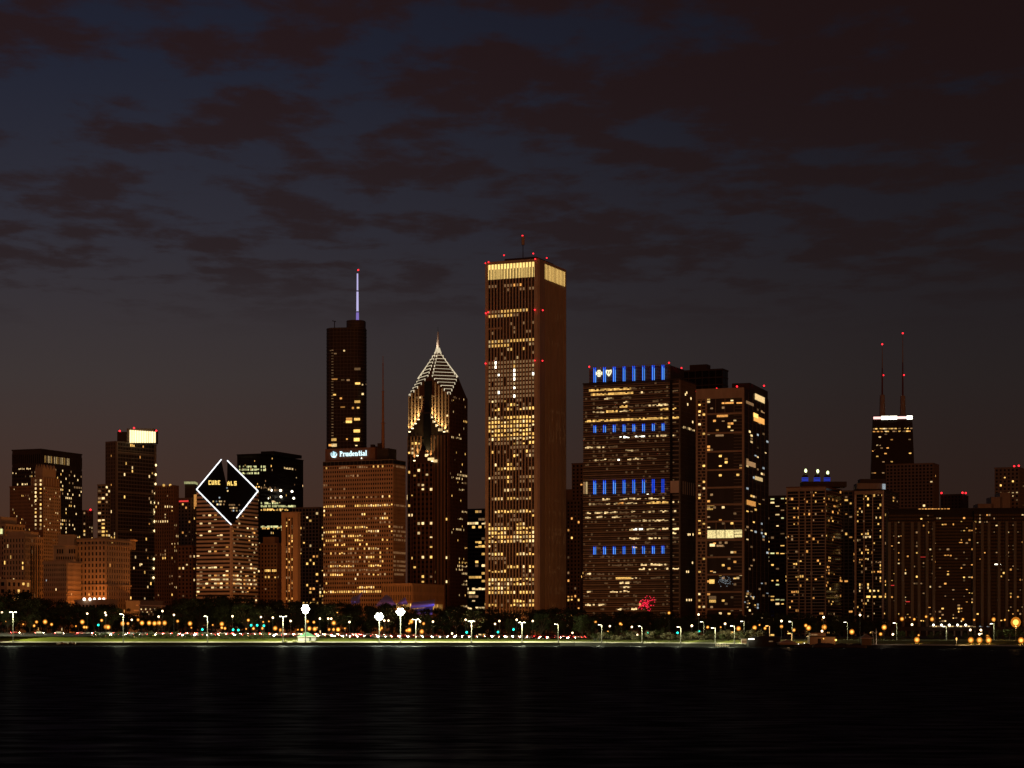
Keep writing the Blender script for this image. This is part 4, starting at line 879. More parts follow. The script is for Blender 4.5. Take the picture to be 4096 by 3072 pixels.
for x, y in ((3220, 1883), (3268, 1885), (3308, 1891)):
    l = T.px(x, 1928, 28); part(T.root, 'domed_tank', ucyl(dark, .92, 14), l, 0, (2.7, 2.7, 4.6)); part(T.root, 'tank_dome', usphere(dark), (l[0], l[1], l[2] + 4.6), 0, (2.5, 2.5, 2.2))
    for q in range(3): part(T.root, 'blue_light_band', ucyl(bl, 1, 14), (l[0], l[1], l[2] + .6 + q * 1.2), 0, (2.76, 2.76, .6))
    lf = T.px(x + 3, y, 28); part(T.root, 'finial_pole', ucyl(dark), (l[0], l[1], l[2] + 6), 0, (.2, .2, lf[2] - l[2] - 6)); part(T.root, 'lit_finial', usphere(yl), lf, 0, (1.15, 1.15, 1.7))
T.finish(seed=33, shrink=.6)
T = quick('apartment_tower', 'grey green apartment block with scattered yellow windows between pale piers', 3340, 3412, 3426, 1966, 2000, mgrey, seed=34, bay=3.6, wf=.8, hf=.7, fl=3, lit=litgen(34, .12, .03, 'yyodd')); T.finish(seed=34, shrink=.6)
T = Tower('apartment_tower', 'apartment tower framed by pale full height piers with a boxy roof house', 3419, 3534, 3596, 1962, 1920, 'apartment tower')
w, e = T.wS, T.wE; T.core(dark); L = litgen(35, .15, .04, 'yyywodd', (2, 4)); nfl = int(T.h / 2.75)
T.facade('S', 14, nfl, mgrey, .85, .78, lit=L, piers=False, dep=.5); T.facade('E', 12, nfl, mgrey, .85, .78, lit=litgen(36, .10, .03, 'yywodd'), piers=False, dep=.45)
for u, q in ((0, 1.6), (.32, .6), (.62, .6), (.955, 1.6)): T.fbox('pier', 'S', w * u, w * u + q, 0, T.h, -.1, 1.1, pink)
T.fbox('parapet', 'S', 0, w, T.h - 3, T.h, .5, 1.15, tan); boxpx(T, 'roof_house', 3421, 3530, 1936, 1959, grey, 10, 30); boxpx(T, 'lit_roof_box', 3529, 3541, 1936, 1958, LIT['c'], 9, 12); boxpx(T, 'roof_house', 3435, 3540, 1918, 1937, dark, 14, 28)
for i in range(4): T.pane('S', 3466 + i * 24, 3482 + i * 24, 2383, 2391, 'y')
T.finish(seed=35, shrink=.6)
# --- far tapering tower with twin masts
T = Tower('tapering_tower', 'far black tapering tower with a blazing white crown band and twin masts', 3483, 3659, 3680, 1676, 3350, 'skyscraper', th=8)
w, e = T.wS, T.wE; e = T.wE = 55; k = .25; hb = T.h
def tap(u, z): return 1 - (1 - .70) * z / (hb * 1.0)
fx = lambda z: (w * .5) * (1 - .30 * z / hb); fy = lambda z: (e * .5) * (1 - .30 * z / hb)
cxm, cym = -w / 2, e / 2; zlow = T.z(1915); 
kk = w / 2 / ((w / 2) * (1 - .30 * zlow / hb))
fx = lambda z: (w * .5) * kk * (1 - .30 * z / hb); fy = lambda z: (e * .5) * kk * (1 - .30 * z / hb)
v = [(cxm + sx_ * fx(z), cym + sy_ * fy(z), z) for z in (-3, hb) for sy_ in (-1, 1) for sx_ in (-1, 1)]
part(T.root, 'shaft', me_of('shaft', v, CUBE_F, black))
for s1, s2 in ((-1, 1), (1, -1)):
    for z0_, z1_ in ((zlow, zlow + (hb - zlow) * .5), (zlow + (hb - zlow) * .5, hb - 8)): tube(T.root, 'cross_brace', (cxm + s1 * fx(z0_), cym - fy(z0_) - .3, z0_), (cxm + s2 * fx(z1_), cym - fy(z1_) - .3, z1_), .8, dark)
rr = random.Random(37)
zz = zlow - 20
while zz < hb - 12:
    for i in range(20):
        if rr.random() < (.7 if abs(zz - T.z(1716)) < 3.5 else .10): part(T.root, 'window', ucube(LIT[rr.choice('wyodd')]), (cxm + (i / 19 - .5) * 1.85 * fx(zz), cym - fy(zz) - .15, zz), 0, (3.4, .3, 1.6))
    zz += 4.2
band = emat('blazing_crown_band', (1, .94, .74), 4.5, .9, 1.1); rband = emat('red_crown_band', (1, .55, .50), 1.9, .9, 1.1)
for a, b, m in ((-.98, -.60, rband), (-.58, -.20, band), (-.16, .22, band), (.24, .70, rband), (.72, 1.0, band)):
    part(T.root, 'crown_light_band', ucube(m), (cxm + (a + b) / 2 * fx(hb), cym - fy(hb) - .6, hb + 2.6), 0, ((b - a) * fx(hb), 1, 5.2 if m is band else 3.6))
part(T.root, 'roof', ucube(black), (cxm, cym, hb + 3), 0, (2 * fx(hb), 2 * fy(hb), 6))
for x, yt, yb in ((3529, 1378, 1574), (3611, 1334, 1578)):
    l = T.px(x, 1655, 20); za_, zb_ = T.z(yb), T.z(yt)
    part(T.root, 'mast_base', ucyl(grey, .8, 8), (l[0], l[1], hb + 3), 0, (4.6, 4.6, za_ - hb - 3)); part(T.root, 'mast', ucyl(pmat('red_mast_paint', (.14, .05, .045)), .6, 8), (l[0], l[1], za_), 0, (1.4, 1.4, (zb_ - za_) * .55)); part(T.root, 'mast_tip', ucyl(grey, .5, 8), (l[0], l[1], za_ + (zb_ - za_) * .55), 0, (.8, .8, (zb_ - za_) * .45))
    T.beacon(x, yt - 1, 20, 1.9)
T.beacon(3534, 1501, 17, 1.7); T.beacon(3616, 1500, 17, 1.7); T.finish()
T = quick('office_tower', 'grey grid slab tower standing before the far black tapering tower', 3544, 3733, 3755, 1855, 2550, mgrey, seed=38, fl=3.8, bay=4.0, wf=.6, hf=.6, lit=litgen(38, .02, .03, 'wod', (2, 5))); T.finish(seed=38)
T = quick('apartment_tower', 'short dark block with three red beacons beside the grey grid slab', 3762, 3845, 3872, 1980, 2350, dark, seed=39, lit=litgen(39, .01, 0, 'd'))
for x, y in ((3766, 1972), (3850, 1971), (3863, 1972)): T.beacon(x, y, 4, 1.6)
T.finish()
T = quick('apartment_tower', 'stepped dark apartment tower at the far right with two red beacons', 3979, 4076, 4160, 1872, 2150, mgrey, seed=40, bay=3.6, lit=litgen(40, .06, .04, 'wyd'))
for x0, x1, y, nm in ((3990, 4030, 1973, 'low_wing'), (3955, 4000, 1991, 'low_wing'), (3902, 3965, 2018, 'low_wing')): boxpx(T, nm, x0, x1, y, 2300, grey, -16, 6)
for x, y in ((4057, 1865), (4075, 1863)): T.beacon(x, y, 4, 1.4)
T.finish(seed=40, shrink=.6)
# --- wide dark slab with pale vertical piers
T = Tower('apartment_slab', 'wide dark apartment slab with pale vertical piers and a lit ground floor colonnade', 3553, 4330, 4420, 2036, 1620, 'apartment block', th=6)
w, e = T.wS, T.wE; T.core(black); L = litgen(41, .10, .03, 'yyoowddd', (2, 3)); nfl = 32
zb = T.z(2490)
X = lambda x: T.ray('S', x, 2300)[0]
for n_, (x0, x1, nc, ob_, sd_, pp, zt_) in enumerate(((3553, 3733, 20, 4.0, 41, .11, T.h - 3), (3733, 3894, 15, 0.0, 45, .12, T.h - 5), (3894, 4330, 46, 4.0, 46, .075, T.h - 3))):
    ua_, ub_ = max(0, X(x0)), min(w, X(x1))
    if ob_: T.fbox('wing', 'S', ua_, ub_, 0, T.h - 1, -.1, ob_, black)
    T.facade('S', nc, nfl if n_ != 1 else nfl + 2, black, .92 if n_ == 1 else .8, .55, z0=zb, z1=zt_, u0=ua_, u1=ub_, lit=litgen(sd_, pp, .06, 'yyoowdddd', (2, 3)), piers=False, dep=.35, ob=ob_)
for x in (3556, 3581, 3610, 3647, 3674, 3706, 3733, 3894, 3926, 3953, 3993, 4024, 4057, 4092, 4125): u = T.ray('S', x, 2300)[0]; T.fbox('pier', 'S', u - 1.0, u + 1.0, zb - 3, T.h - 9, 3.9 if not 3734 < x < 3893 else -.1, 5.4 if not 3734 < x < 3893 else 1.5, pmat('pier_concrete', (.20, .17, .13)))
for i in range(40): a, b = T.ray('S', 3670 + i * 3.2, 2040)[0], T.ray('S', 3673 + i * 3.2, 2040)[0]; T.fbox('neon_dash', 'S', a, b, T.h + .4, T.h + 1.0, .6, 1.0, LIT['o']) if i % 4 else None
pod = tan
T.fbox('podium_beam', 'S', 0, w, zb - 6, zb - 3.2, 3.9, 6.0, dark)
for i in range(28): u = w * (i + .5) / 28; T.fbox('podium_column', 'S', u - .5, u + .5, 0, zb - 6, 4.1, 5.9, mgrey)
for i in range(17): a, b = T.ray('S', 3715 + i * 11, 2510)[0], T.ray('S', 3724 + i * 11, 2510)[0]; T.fbox('lit_lobby_panel', 'S', a, b, T.z(2522), T.z(2503), 4.1, 4.4, LIT['w' if i % 3 else 'd'])
for x in (3734, 3766, 3797, 3830, 3863): T.beacon(x, 2500, -8, .8, LIT['b'])
for x0, x1, y0, y1 in ((3946, 3960, 2485, 2496), (3912, 3930, 2503, 2511), (3938, 3962, 2503, 2511)): T.pane('S', x0, x1, y0, y1, 'c', 4.1)
for x0, x1, y, k in ((3559, 3580, 2340, 'r'), (3616, 3643, 2405, 'r'), (3676, 3707, 2227, 'r'), (3700, 3725, 2428, 'o'), (3830, 3856, 2168, 'o'), (3976, 4000, 2256, 'b')): T.pane('S', x0, x1, y, y + 4, k, 0.0 if 3734 < x0 < 3893 else 4.1)
T.finish(seed=41, shrink=.6)
# fillers glimpsed between towers
T = quick('apartment_tower', 'plain brown block filling the gap left of the tan framed tower', 2700, 2790, 2800, 1900, 2350, brown, seed=42, lit=litgen(42, .03, 0, 'd')); T.finish()
# ================================================================== PARK AND WATERFRONT
# --- trees
barkm = pmat('bark', (.07, .05, .035), .9)
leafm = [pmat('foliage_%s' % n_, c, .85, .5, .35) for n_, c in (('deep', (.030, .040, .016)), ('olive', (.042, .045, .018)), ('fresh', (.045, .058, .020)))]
blossom = pmat('pale_spring_foliage', (.16, .15, .09), .85, .4, .5)
def limb(v, f, a, b, r0, r1, n_=6):
    a, b = Vector(a), Vector(b); d = (b - a).normalized(); s_ = d.orthogonal().normalized(); t_ = d.cross(s_); o = len(v)
    for p, r in ((a, r0), (b, r1)):
        for i in range(n_): an = 2 * math.pi * i / n_; v.append(p + (s_ * math.cos(an) + t_ * math.sin(an)) * r)
    f += [(o + i, o + (i + 1) % n_, o + n_ + (i + 1) % n_, o + n_ + i) for i in range(n_)]
def make_tree(seed, hgt=20, wid=15, clear_=5, nleaf=2600, ls=.75, lm=None, lobes=22):
    rr = random.Random(seed); v, f = [], []
    limb(v, f, (0, 0, -1), (rr.uniform(-.3, .3), rr.uniform(-.3, .3), clear_), .42 * hgt / 20, .30 * hgt / 20, 8)
    cen = []
    for i in range(lobes):
        a = rr.uniform(0, 6.283); q = rr.random() ** .5; z = clear_ + (hgt - clear_) * rr.uniform(.12, .92)
        env = math.sin(math.pi * min(1, max(.05, (z - clear_ * .8) / (hgt * 1.05 - clear_ * .8)))) ** .6
        c = Vector((math.cos(a) * q * wid * .42 * env, math.sin(a) * q * wid * .42 * env, z)); r = rr.uniform(.10, .19) * wid * (.6 + .4 * env); cen.append((c, r))
        m_ = Vector((c.x * .35, c.y * .35, clear_ + (z - clear_) * .45))
        limb(v, f, (0, 0, clear_ * .9), m_, .22 * hgt / 20, .13 * hgt / 20, 5); limb(v, f, m_, c, .13 * hgt / 20, .04, 4)
    tm = me_of('trunk', v, f, barkm)
    lv, lf = [], []
    for i in range(nleaf):
        c, r = rr.choice(cen); d = Vector((rr.gauss(0, 1), rr.gauss(0, 1), rr.gauss(0, .8))).normalized() * r * rr.uniform(.45, 1.12)
        p = c + d
        n_ = (d.normalized() + Vector((rr.uniform(-.8, .8), rr.uniform(-.8, .8), rr.uniform(-.4, .8)))).normalized(); s_ = n_.orthogonal().normalized(); t_ = n_.cross(s_)
        an = rr.uniform(0, 6.28); s2 = s_ * math.cos(an) + t_ * math.sin(an); t2 = n_.cross(s2); q = ls * rr.uniform(.55, 1.3); o = len(lv)
        lv += [p - s2 * q * .5, p + t2 * q * .3, p + s2 * q * .6, p - t2 * q * .35]; lf.append((o, o + 1, o + 2, o + 3))
    return tm, me_of('crown', lv, lf, lm or leafm[seed % 3])
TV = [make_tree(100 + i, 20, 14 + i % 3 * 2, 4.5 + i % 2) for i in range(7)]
def put_tree(px, D, ytop, var, name='park_tree', label='dark leafy park tree in the belt between the road and the towers', group='park trees in the dark belt', cat='tree', sq=1.0, base=20.0):
    p = gpt(px, D); hh_ = zy(ytop, D) - p.z; s_ = hh_ / base
    o = empty(name, p, random.Random(px * 7 + D).uniform(0, 6.28)); tag(o, label, cat, group)
    o.scale = (s_ * sq, s_ * sq, s_)
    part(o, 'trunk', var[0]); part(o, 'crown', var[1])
    return o
TOPS = [(-60, 2366), (40, 2358), (140, 2362), (190, 2396), (290, 2404), (340, 2412), (430, 2410), (520, 2432), (600, 2440), (660, 2412), (720, 2384), (860, 2370), (950, 2378), (1080, 2390), (1190, 2402), (1330, 2398), (1440, 2412), (1560, 2404), (1650, 2424), (1740, 2436), (1800, 2414), (1880, 2418), (1960, 2430), (2060, 2442), (2130, 2440), (2200, 2420), (2280, 2428), (2360, 2438), (2470, 2438), (2620, 2442), (2760, 2446), (2900, 2446), (3100, 2447), (3250, 2450), (3390, 2456), (3520, 2460), (3560, 2475)]
rr = random.Random(50); x = -60
i = 0
while x < 3545:
    y = interp(TOPS, x); put_tree(x, 1560 + rr.uniform(-40, 40), y + rr.uniform(-1, 10), TV[i % 7], sq=1.4); x += rr.uniform(44, 62); i += 1
x = -30
while x < 3520:
    y = interp(TOPS, x)
    if not 505 < x < 640: put_tree(x, (1450 if x > 1900 else 1370) + rr.uniform(-30, 60), y + rr.uniform(8, 34), TV[(i * 3) % 7], sq=1.3)
    x += rr.uniform(52, 84); i += 1
UV = [make_tree(400 + k_, 10, 12, .8, 1300, .75, leafm[0], 14) for k_ in range(4)]
x = -50
while x < 3540:
    D = 1500 + rr.uniform(-25, 25); put_tree(x, D, 2484 + rr.uniform(-14, 12), UV[i % 4], 'understory_tree', 'low dense understory tree filling the shade under the park trees', 'understory trees in the park', 'tree', 1.35, 10.0); x += rr.uniform(40, 58); i += 1
for x, D, y in ((30, 1262, 2440), (118, 1268, 2452), (2040, 1330, 2470), (2105, 1320, 2480), (2165, 1300, 2452), (2225, 1325, 2462), (2330, 1270, 2455), (2350, 1280, 2470), (2470, 1290, 2500), (2660, 1280, 2505)): put_tree(x, D, y, TV[i % 7], label='park tree growing on the lake side of the traffic road', group='trees on the lake side of the road'); i += 1
# hazily lit small trees on the right
SV = [make_tree(200 + k_, 9, 9, 2, 900, .6, leafm[2], 12) for k_ in range(4)]
for k_, (x, D, y) in enumerate(((3585, 1130, 2520), (3610, 1120, 2517), (3650, 1140, 2522), (3725, 1120, 2526), (3760, 1125, 2524), (3800, 1130, 2528), (3860, 1125, 2530), (3940, 1100, 2520), (3990, 1080, 2516), (4040, 1060, 2508), (4075, 1050, 2505), (4110, 1040, 2508), (3890, 1150, 2528), (4010, 1120, 2522))):
    put_tree(x, D, y, SV[k_ % 4], 'small_tree', 'small round tree on the lawn before the wide dark apartment slab', 'small trees on the right lawn', 'tree', 1.1, 9.0)
# --- shrubs along the path
BV = [make_tree(300 + k_, 3.2, 5.2, .5, 420, .42, blossom, 9) for k_ in range(4)]
BG = [make_tree(320 + k_, 3.2, 5.2, .5, 420, .42, leafm[2], 9) for k_ in range(3)]
shr = [(x, 22) for x in range(388, 1065, 27)] + [(x, 18) for x in range(1845, 2075, 33)] 
for k_, (x, o) in enumerate(shr):
    hq = (2.4, 3.8) if x < 1100 else (.9, 1.5)
    D = shoreD(x) + o + rr.uniform(-4, 6); put_tree(x + rr.uniform(-8, 8), D, HY - (gz(x, D) + rr.uniform(*hq) - H) / D * F, BG[k_ % 3], 'shrub', 'low green shrub in the hedge on the lakefront lawn', 'hedge shrubs on the lawn', 'shrub', 1.2, 3.2)
for k_ in range(30):
    x = 2370 + k_ * 22; D = shoreD(x) + 24 + rr.uniform(-6, 26); put_tree(x + rr.uniform(-8, 8), D, HY - (gz(x, D) + rr.uniform(2.8, 5.2) - H) / D * F, BV[k_ % 4] if k_ % 3 else BG[k_ % 3], 'blossoming_shrub', 'pale blossoming shrub in the thicket by the harbour', 'shrubs by the harbour', 'shrub', 1.25, 3.2)
# --- lamps
polem = pmat('lamp_pole_paint', (.15, .15, .13), .6); poled = pmat('dark_lamp_pole', (.05, .05, .05), .6)
sod = emat('sodium_lamp_glow', (1, .48, .10), 3.6, .75, 1.2, sample=True); sodhot = emat('sodium_lamp_hot', (1, .55, .10), 4.5, .9, 1.1, sample=True); wlamp = emat('white_lamp_glow', (1, .95, .78), 5, .8, 1.2, sample=True)
flood = emat('flood_lamp_glow', (.96, 1, .90), 22, .95, 1.05, sample=True); warml = emat('warm_lamp_glow', (1, .70, .38), 6.0, .7, 1.2, sample=True)
def ptlight(root, loc, e_, col, r=.4):
    ld = bpy.data.lights.new('bulb', 'POINT'); ld.energy = e_; ld.color = col; ld.shadow_soft_size = r
    lo = lk(bpy.data.objects.new('bulb_light', ld)); lo.parent = root; lo.location = loc
gshell = bpy.data.materials.new('sodium_glow_shell'); t = tree_of(gshell); t.nodes.remove(t.nodes['Principled BSDF'])
tr_ = t.nodes.new('ShaderNodeBsdfTransparent'); em_ = t.nodes.new('ShaderNodeEmission'); em_.inputs[0].default_value = (1, .30, .025, 1); em_.inputs[1].default_value = .75; mx_ = t.nodes.new('ShaderNodeMixShader'); mx_.inputs[0].default_value = .55  # orange glow around the bulb put into the half-clear shell as emission
t.links.new(tr_.outputs[0], mx_.inputs[1]); t.links.new(em_.outputs[0], mx_.inputs[2]); t.links.new(mx_.outputs[0], t.nodes['Material Output'].inputs[0]); gshell.cycles.emission_sampling = 'NONE'
def globe(px, y, r, D=None, m=None, label='orange sodium globe lamp among the park trees', group='sodium globe lamps in the park', e_=0):
    D = D or 1296 + (px * 37 % 50); g_ = gpt(px, D); zt = zy(y, D) - g_.z
    if zt < 1.2: D = shoreD(px) + 12; g_ = gpt(px, D); zt = max(1.6, zy(y, D) - g_.z)
    o = tag(empty('globe_lamp', g_), label, 'lamp', group)
    part(o, 'post', ucyl(poled, .7, 8), (0, 0, -.5), 0, (.14, .14, zt - r * .4 + .5)); part(o, 'base', ucyl(poled, .6, 8), (0, 0, -.3), 0, (.3, .3, 1.0)); gl_ = part(o, 'globe', usphere(gshell if (m or sod) in (sod, sodhot) else (m or sod)), (0, 0, zt), 0, (r * 1.25, r * 1.25, r * 1.35))
    if (m or sod) in (sod, sodhot): part(o, 'bulb', usphere(m or sod), (0, 0, zt), 0, (r * .72,) * 3)
    part(o, 'cap', ucyl(poled, .2, 8), (0, 0, zt + r), 0, (r * .45, r * .45, .35))
    if e_: ptlight(o, (0, 0, zt - r - .3), e_, (1, .5, .15))
A_, B_, C_, D_, E_, F_ = 0, 680, 1360, 2040, 2720, 3396
for x0, lst in ((A_, '72,460,s;293,497,s;462,467,m;430,515,m;570,465,b;652,498,m;960,520,s;1040,467,b;1065,533,m;1095,535,m;1285,447,m;1340,528,b;1368,532,b;1550,487,b;1617,487,m;1745,440,m;1795,480,b;1885,480,b;1953,485,b;2010,480,b;2080,480,b'),
                (B_, '97,457,m;253,487,b;540,505,s;655,493,b;655,540,m;695,548,m;270,540,s;990,445,m;963,555,s;1055,550,m;1170,547,m;1178,467,s;1330,547,b;1395,567,m;1617,565,s;1668,565,m;1760,550,b;1830,555,b;1738,460,m;1818,470,m;2010,562,m;2067,562,m;2125,562,b;2070,480,b;1250,460,s'),
                (C_, '62,548,s;505,565,m;525,545,m;900,462,b;875,487,s;1057,488,m;845,575,m;875,570,b;1033,588,b'), (D_, '1080,470,m;1237,588,s;2010,353,m;1395,490,m;1412,500,s'),
                (E_, '350,533,m;515,533,s;740,550,b;943,540,b;1005,505,s;1075,547,m;1283,525,m;1440,570,m;1590,512,m;1625,543,b;1823,533,b;2172,592,b'), (F_, '670,430,b;825,433,m;975,400,m;1050,433,b;1440,433,m;1583,440,s;1828,435,b;1970,440,s;445,535,b;400,620,m;1752,650,m;880,635,s')):
    for tk in lst.split(';'):
        x, y, k_ = tk.split(','); px_, py_ = x0 + float(x) / 3.16, 2340 + float(y) / 3.16
        Dq = None
        if px_ > 3100: Dq = 1180 - (px_ - 3100) * .06
        if py_ < 2478 and px_ > 3500: Dq = 1500
        globe(px_, py_, {'s': .45, 'm': .72, 'b': 1.08}[k_], Dq)
for x, y in ((858, 705), (1540, 712), (1650, 717), (1765, 717), (2175, 705)): globe(F_ + x / 3.16, 2340 + y / 3.16, .95, shoreD(F_ + x / 3.16) + 45, sod, 'low orange lamp on the lawn by the right hand shore', 'low lamps on the right lawn', 900)
for x0, lst in ((A_, '25,345;1103,362;1330,350;1340,380;2053,330;2005,400;1665,440'), (B_, '50,378;790,395;1300,413;1895,425;2000,425;2038,425;1525,455;1150,405'), (C_, '560,450;613,450;120,468;1012,460;1588,440;1417,613;2015,455;1175,463;1960,492'), (D_, '85,440;287,455;790,605;1612,630;1262,520;1540,530'), (E_, '235,373;570,490;1283,455;1815,408;1795,583;150,515'), (F_, '140,380;797,500;555,625;1533,568;1667,570;1650,622;1675,622')):
    for tk in lst.split(';'):
        x, y = map(float, tk.split(',')); globe(x0 + x / 3.16, 2340 + y / 3.16, .42, 1290 if x0 < 2600 else 1150, warml, 'tiny pale lamp twinkling between the park trees', 'tiny pale lamps between the trees')
def pole_lamp(px, y, D, kind, e_, label, group, warm_=False):
    g_ = gpt(px, D); zt = zy(y, D) - g_.z; o = tag(empty('lamp_post', g_), label, 'lamp post', group)
    m = sod if warm_ else wlamp
    part(o, 'pole', ucyl(polem, .55, 8), (0, 0, -.5), 0, (.17, .17, zt + .5)); part(o, 'base', ucyl(polem, .8, 8), (0, 0, -.4), 0, (.4, .4, 1.1))
    for s_ in ((-1, 1) if kind == 2 else (-1,)):
        part(o, 'arm', ucube(polem), (s_ * .6, 0, zt), 0, (1.2, .1, .1)); hd = part(o, 'lamp_head', ucube(polem), (s_ * 1.3, 0, zt + .1), 0, (1.25, .6, .24))
        part(hd, 'lens', ucube(m), (0, -.15, -.55), 0, (.95, 1.1, .9))
    ptlight(o, ((0 if kind == 2 else -1.6), -2.2, zt - .7), e_, (1, .55, .2) if warm_ else (1, .97, .55), .5)
wl = ('tall white twin headed lamp post on the lakefront path', 'twin headed lamp posts on the lakefront path')
for x, y in ((52, 2449), (1132, 2466), (1663, 2478), (1886, 2485), (2088, 2490)): pole_lamp(x, y, shoreD(x) + 1.6, 2, 34000, *wl)
wl1 = ('tall white single armed lamp post on the lakefront path', 'single armed lamp posts on the lakefront path')
for x, y in ((493, 2457), (830, 2465), (2233, 2497), (2407, 2499), (2568, 2505), (2723, 2508), (2861, 2512), (2938, 2504)): pole_lamp(x, y, shoreD(x) + 1.6, 1, 26000 if x < 900 else 9000, *wl1)
wl2 = ('tall pale lamp post standing back by the harbour drive', 'lamp posts back by the harbour drive')
for x, y, D in ((2815, 2487, 1180), (2976, 2485, 1150), (3169, 2487, 1130), (3390, 2489, 1120), (3587, 2492, 1090), (3786, 2506, 1060), (3976, 2495, 1060)): pole_lamp(x, y, D, 1, 2600, *wl2)
wl3 = ('orange lamp post by the harbour boat sheds', 'orange lamp posts by the boat sheds')
for x, y, D in ((3078, 2504, 1060), (3167, 2534, 1000)): pole_lamp(x, y, D, 1, 5200, *wl3, warm_=True)
# the blazing sodium light at the right edge
globe(4063, 2489, 1.8, 1000, sodhot, 'blazing golden flood globe above the trees at the right shore', None, 26000)
# floodlight banks
for x, y, n_, e_ in ((1222, 2436, 3, 40000), (1517, 2466, 2, 34000), (1602, 2447, 2, 34000)):
    D = shoreD(x) + 2; g_ = gpt(x, D); zt = zy(y, D) - g_.z
    o = tag(empty('floodlight_mast', g_), 'floodlight mast with a blazing white lamp bank by the lakefront path', 'floodlight', 'floodlight masts by the lakefront path')
    part(o, 'pole', ucyl(polem, .6, 8), (0, 0, -.5), 0, (.3, .3, zt + .5)); part(o, 'base', ucyl(polem, .8, 8), (0, 0, -.4), 0, (.5, .5, 1.1))
    part(o, 'crossbar', ucube(polem), (0, .25, zt), 0, (4.6, .14, .14)); part(o, 'crossbar', ucube(polem), (0, .25, zt - 1.5), 0, (3.2, .14, .14)); part(o, 'crossbar', ucube(polem), (0, .25, zt + 1.5), 0, (3.2, .14, .14))
    for xx, zz_ in ((-1.75, 0), (0, 0), (1.75, 0), (-.88, 1.5), (.88, 1.5), (-.88, -1.5), (.88, -1.5)):
        hd = part(o, 'lamp_head', ucyl(polem, 1, 12), (xx * (.95 if n_ == 2 else .85), .2, zt + zz_ * (1.05 if n_ == 3 else .78)), 0, (.72, .72, .5), rot=(R(90), 0, 0)); part(hd, 'lens', usphere(flood), (0, 0, 1.0), 0, (1.0, 1.0, .5))
    ptlight(o, (0, -2.4, zt), e_, (.97, 1, .66), .8)
# traffic signals
tl = emat('green_signal_glow', (.02, .95, .62), 3.2, .8, 1.2)
for x, y in ((394, 2500), (810, 2518), (933, 2519), (954, 2520), (1005, 2501), (1029, 2501), (1056, 2503), (1867, 2529), (1992, 2528), (2054, 2518), (2591, 2532), (2618, 2532), (2710, 2531), (2796, 2526)):
    D = 1288; g_ = gpt(x, D); zt = zy(y, D) - g_.z; o = tag(empty('traffic_light', g_), 'traffic signal glowing green beside the park road', 'traffic light', 'green traffic signals along the road')
    part(o, 'pole', ucyl(poled, .8, 8), (0, 0, -.5), 0, (.12, .12, zt + 1.4)); hs = part(o, 'housing', ucube(poled), (0, -.25, zt + .5), 0, (.6, .35, 1.7)); part(o, 'visor', ucube(poled), (0, -.55, zt + .55), 0, (.6, .3, .06))
    part(o, 'green_lens', usphere(tl), (0, -.5, zt), 0, (.62, .2, .62)); part(o, 'dark_lens', usphere(poled), (0, -.42, zt + .95), 0, (.22, .1, .22))
# --- cars on the road
prof = [(-2.2, .35), (2.2, .35), (2.25, .75), (1.95, .88), (1.15, .95), (.55, 1.42), (-1.0, 1.45), (-1.75, .98), (-2.22, .9)]
def car_body(m):
    n_ = len(prof); v = [(x, s_ * (.86 if z < 1.2 else .68), z) for s_ in (-1, 1) for x, z in prof]
    return me_of('body', v, [tuple(range(n_)), tuple(reversed(range(n_, 2 * n_)))] + [((i + 1) % n_, i, n_ + i, n_ + (i + 1) % n_) for i in range(n_)], m)
CB = [car_body(pmat('car_paint_' + n_, c, .3, .05, 1, spec=.5)) for n_, c in (('silver', (.35, .35, .36)), ('black', (.02, .02, .022)), ('red', (.28, .03, .03)), ('white', (.6, .6, .58)))]
cglass = me_of('side_glass', [(.95, s_ * (.80 if z < 1.2 else .72), z) if False else (x, s_ * (.83 if z < 1.1 else .71), z) for s_ in (-1, 1) for x, z in ((1.05, 1.0), (.5, 1.38), (-.95, 1.40), (-1.55, 1.02))], [(0, 1, 2, 3), (7, 6, 5, 4), (0, 4, 5, 1)], glass)
headm = emat('headlight_glow', (1, .74, .42), 220, .6, 1.3, sample=True); tailm = emat('taillight_glow', (1, .05, .04), 70, .6, 1.3); tyre = pmat('tyre_rubber', (.02, .02, .02))
hl = bpy.data.objects
def place_car(px, lane, ci, toward):
    D = roadD(px) + lane; bk = .13 + (lane + 9) * .1; p = at(px, D, roadZ(px) + bk); q = at(px + 20, roadD(px + 20) + lane, roadZ(px + 20) + bk); d = q - p
    a = math.atan2(d.y, d.x) + (math.pi if toward else 0); cn = ('silver', 'black', 'red', 'white')[ci]
    o = empty('car', p, a); tag(o, '%s car driving %s along the park road' % (cn, 'with glaring headlights' if toward else 'with red tail lights showing'), 'car', '%s cars %s' % (cn, 'with headlights' if toward else 'with tail lights'))
    part(o, 'body', CB[ci]); part(o, 'window_band', cglass)
    for wx in (-1.35, 1.4):
        for wy in (-.8, .8): part(o, 'wheel', ucyl(tyre, 1, 10), (wx, wy + (.1), .33), 0, (.33, .33, .22), rot=(R(90), 0, 0))
    for s_ in (-.62, .62):
        part(o, 'headlight', ucube(headm), (2.22, s_, .68), 0, (.22, .46, .26)); part(o, 'taillight', ucube(tailm), (-2.22, s_, .78), 0, (.2, .46, .24))
x = 400
while x < 2330:
    gap = 52 if x < 1330 else 27
    if not (1300 > x > 900 and rr.random() < .3): place_car(x, -4.5, rr.randrange(4), True)
    x += gap * rr.uniform(.85, 1.25)
x = 1340
while x < 2330:
    place_car(x, -1.5, rr.randrange(4), True); x += 27 * rr.uniform(.85, 1.2)
x = 1352
while x < 2330:
    place_car(x, -7.4, rr.randrange(4), True); x += 28 * rr.uniform(.85, 1.25)
x = 60
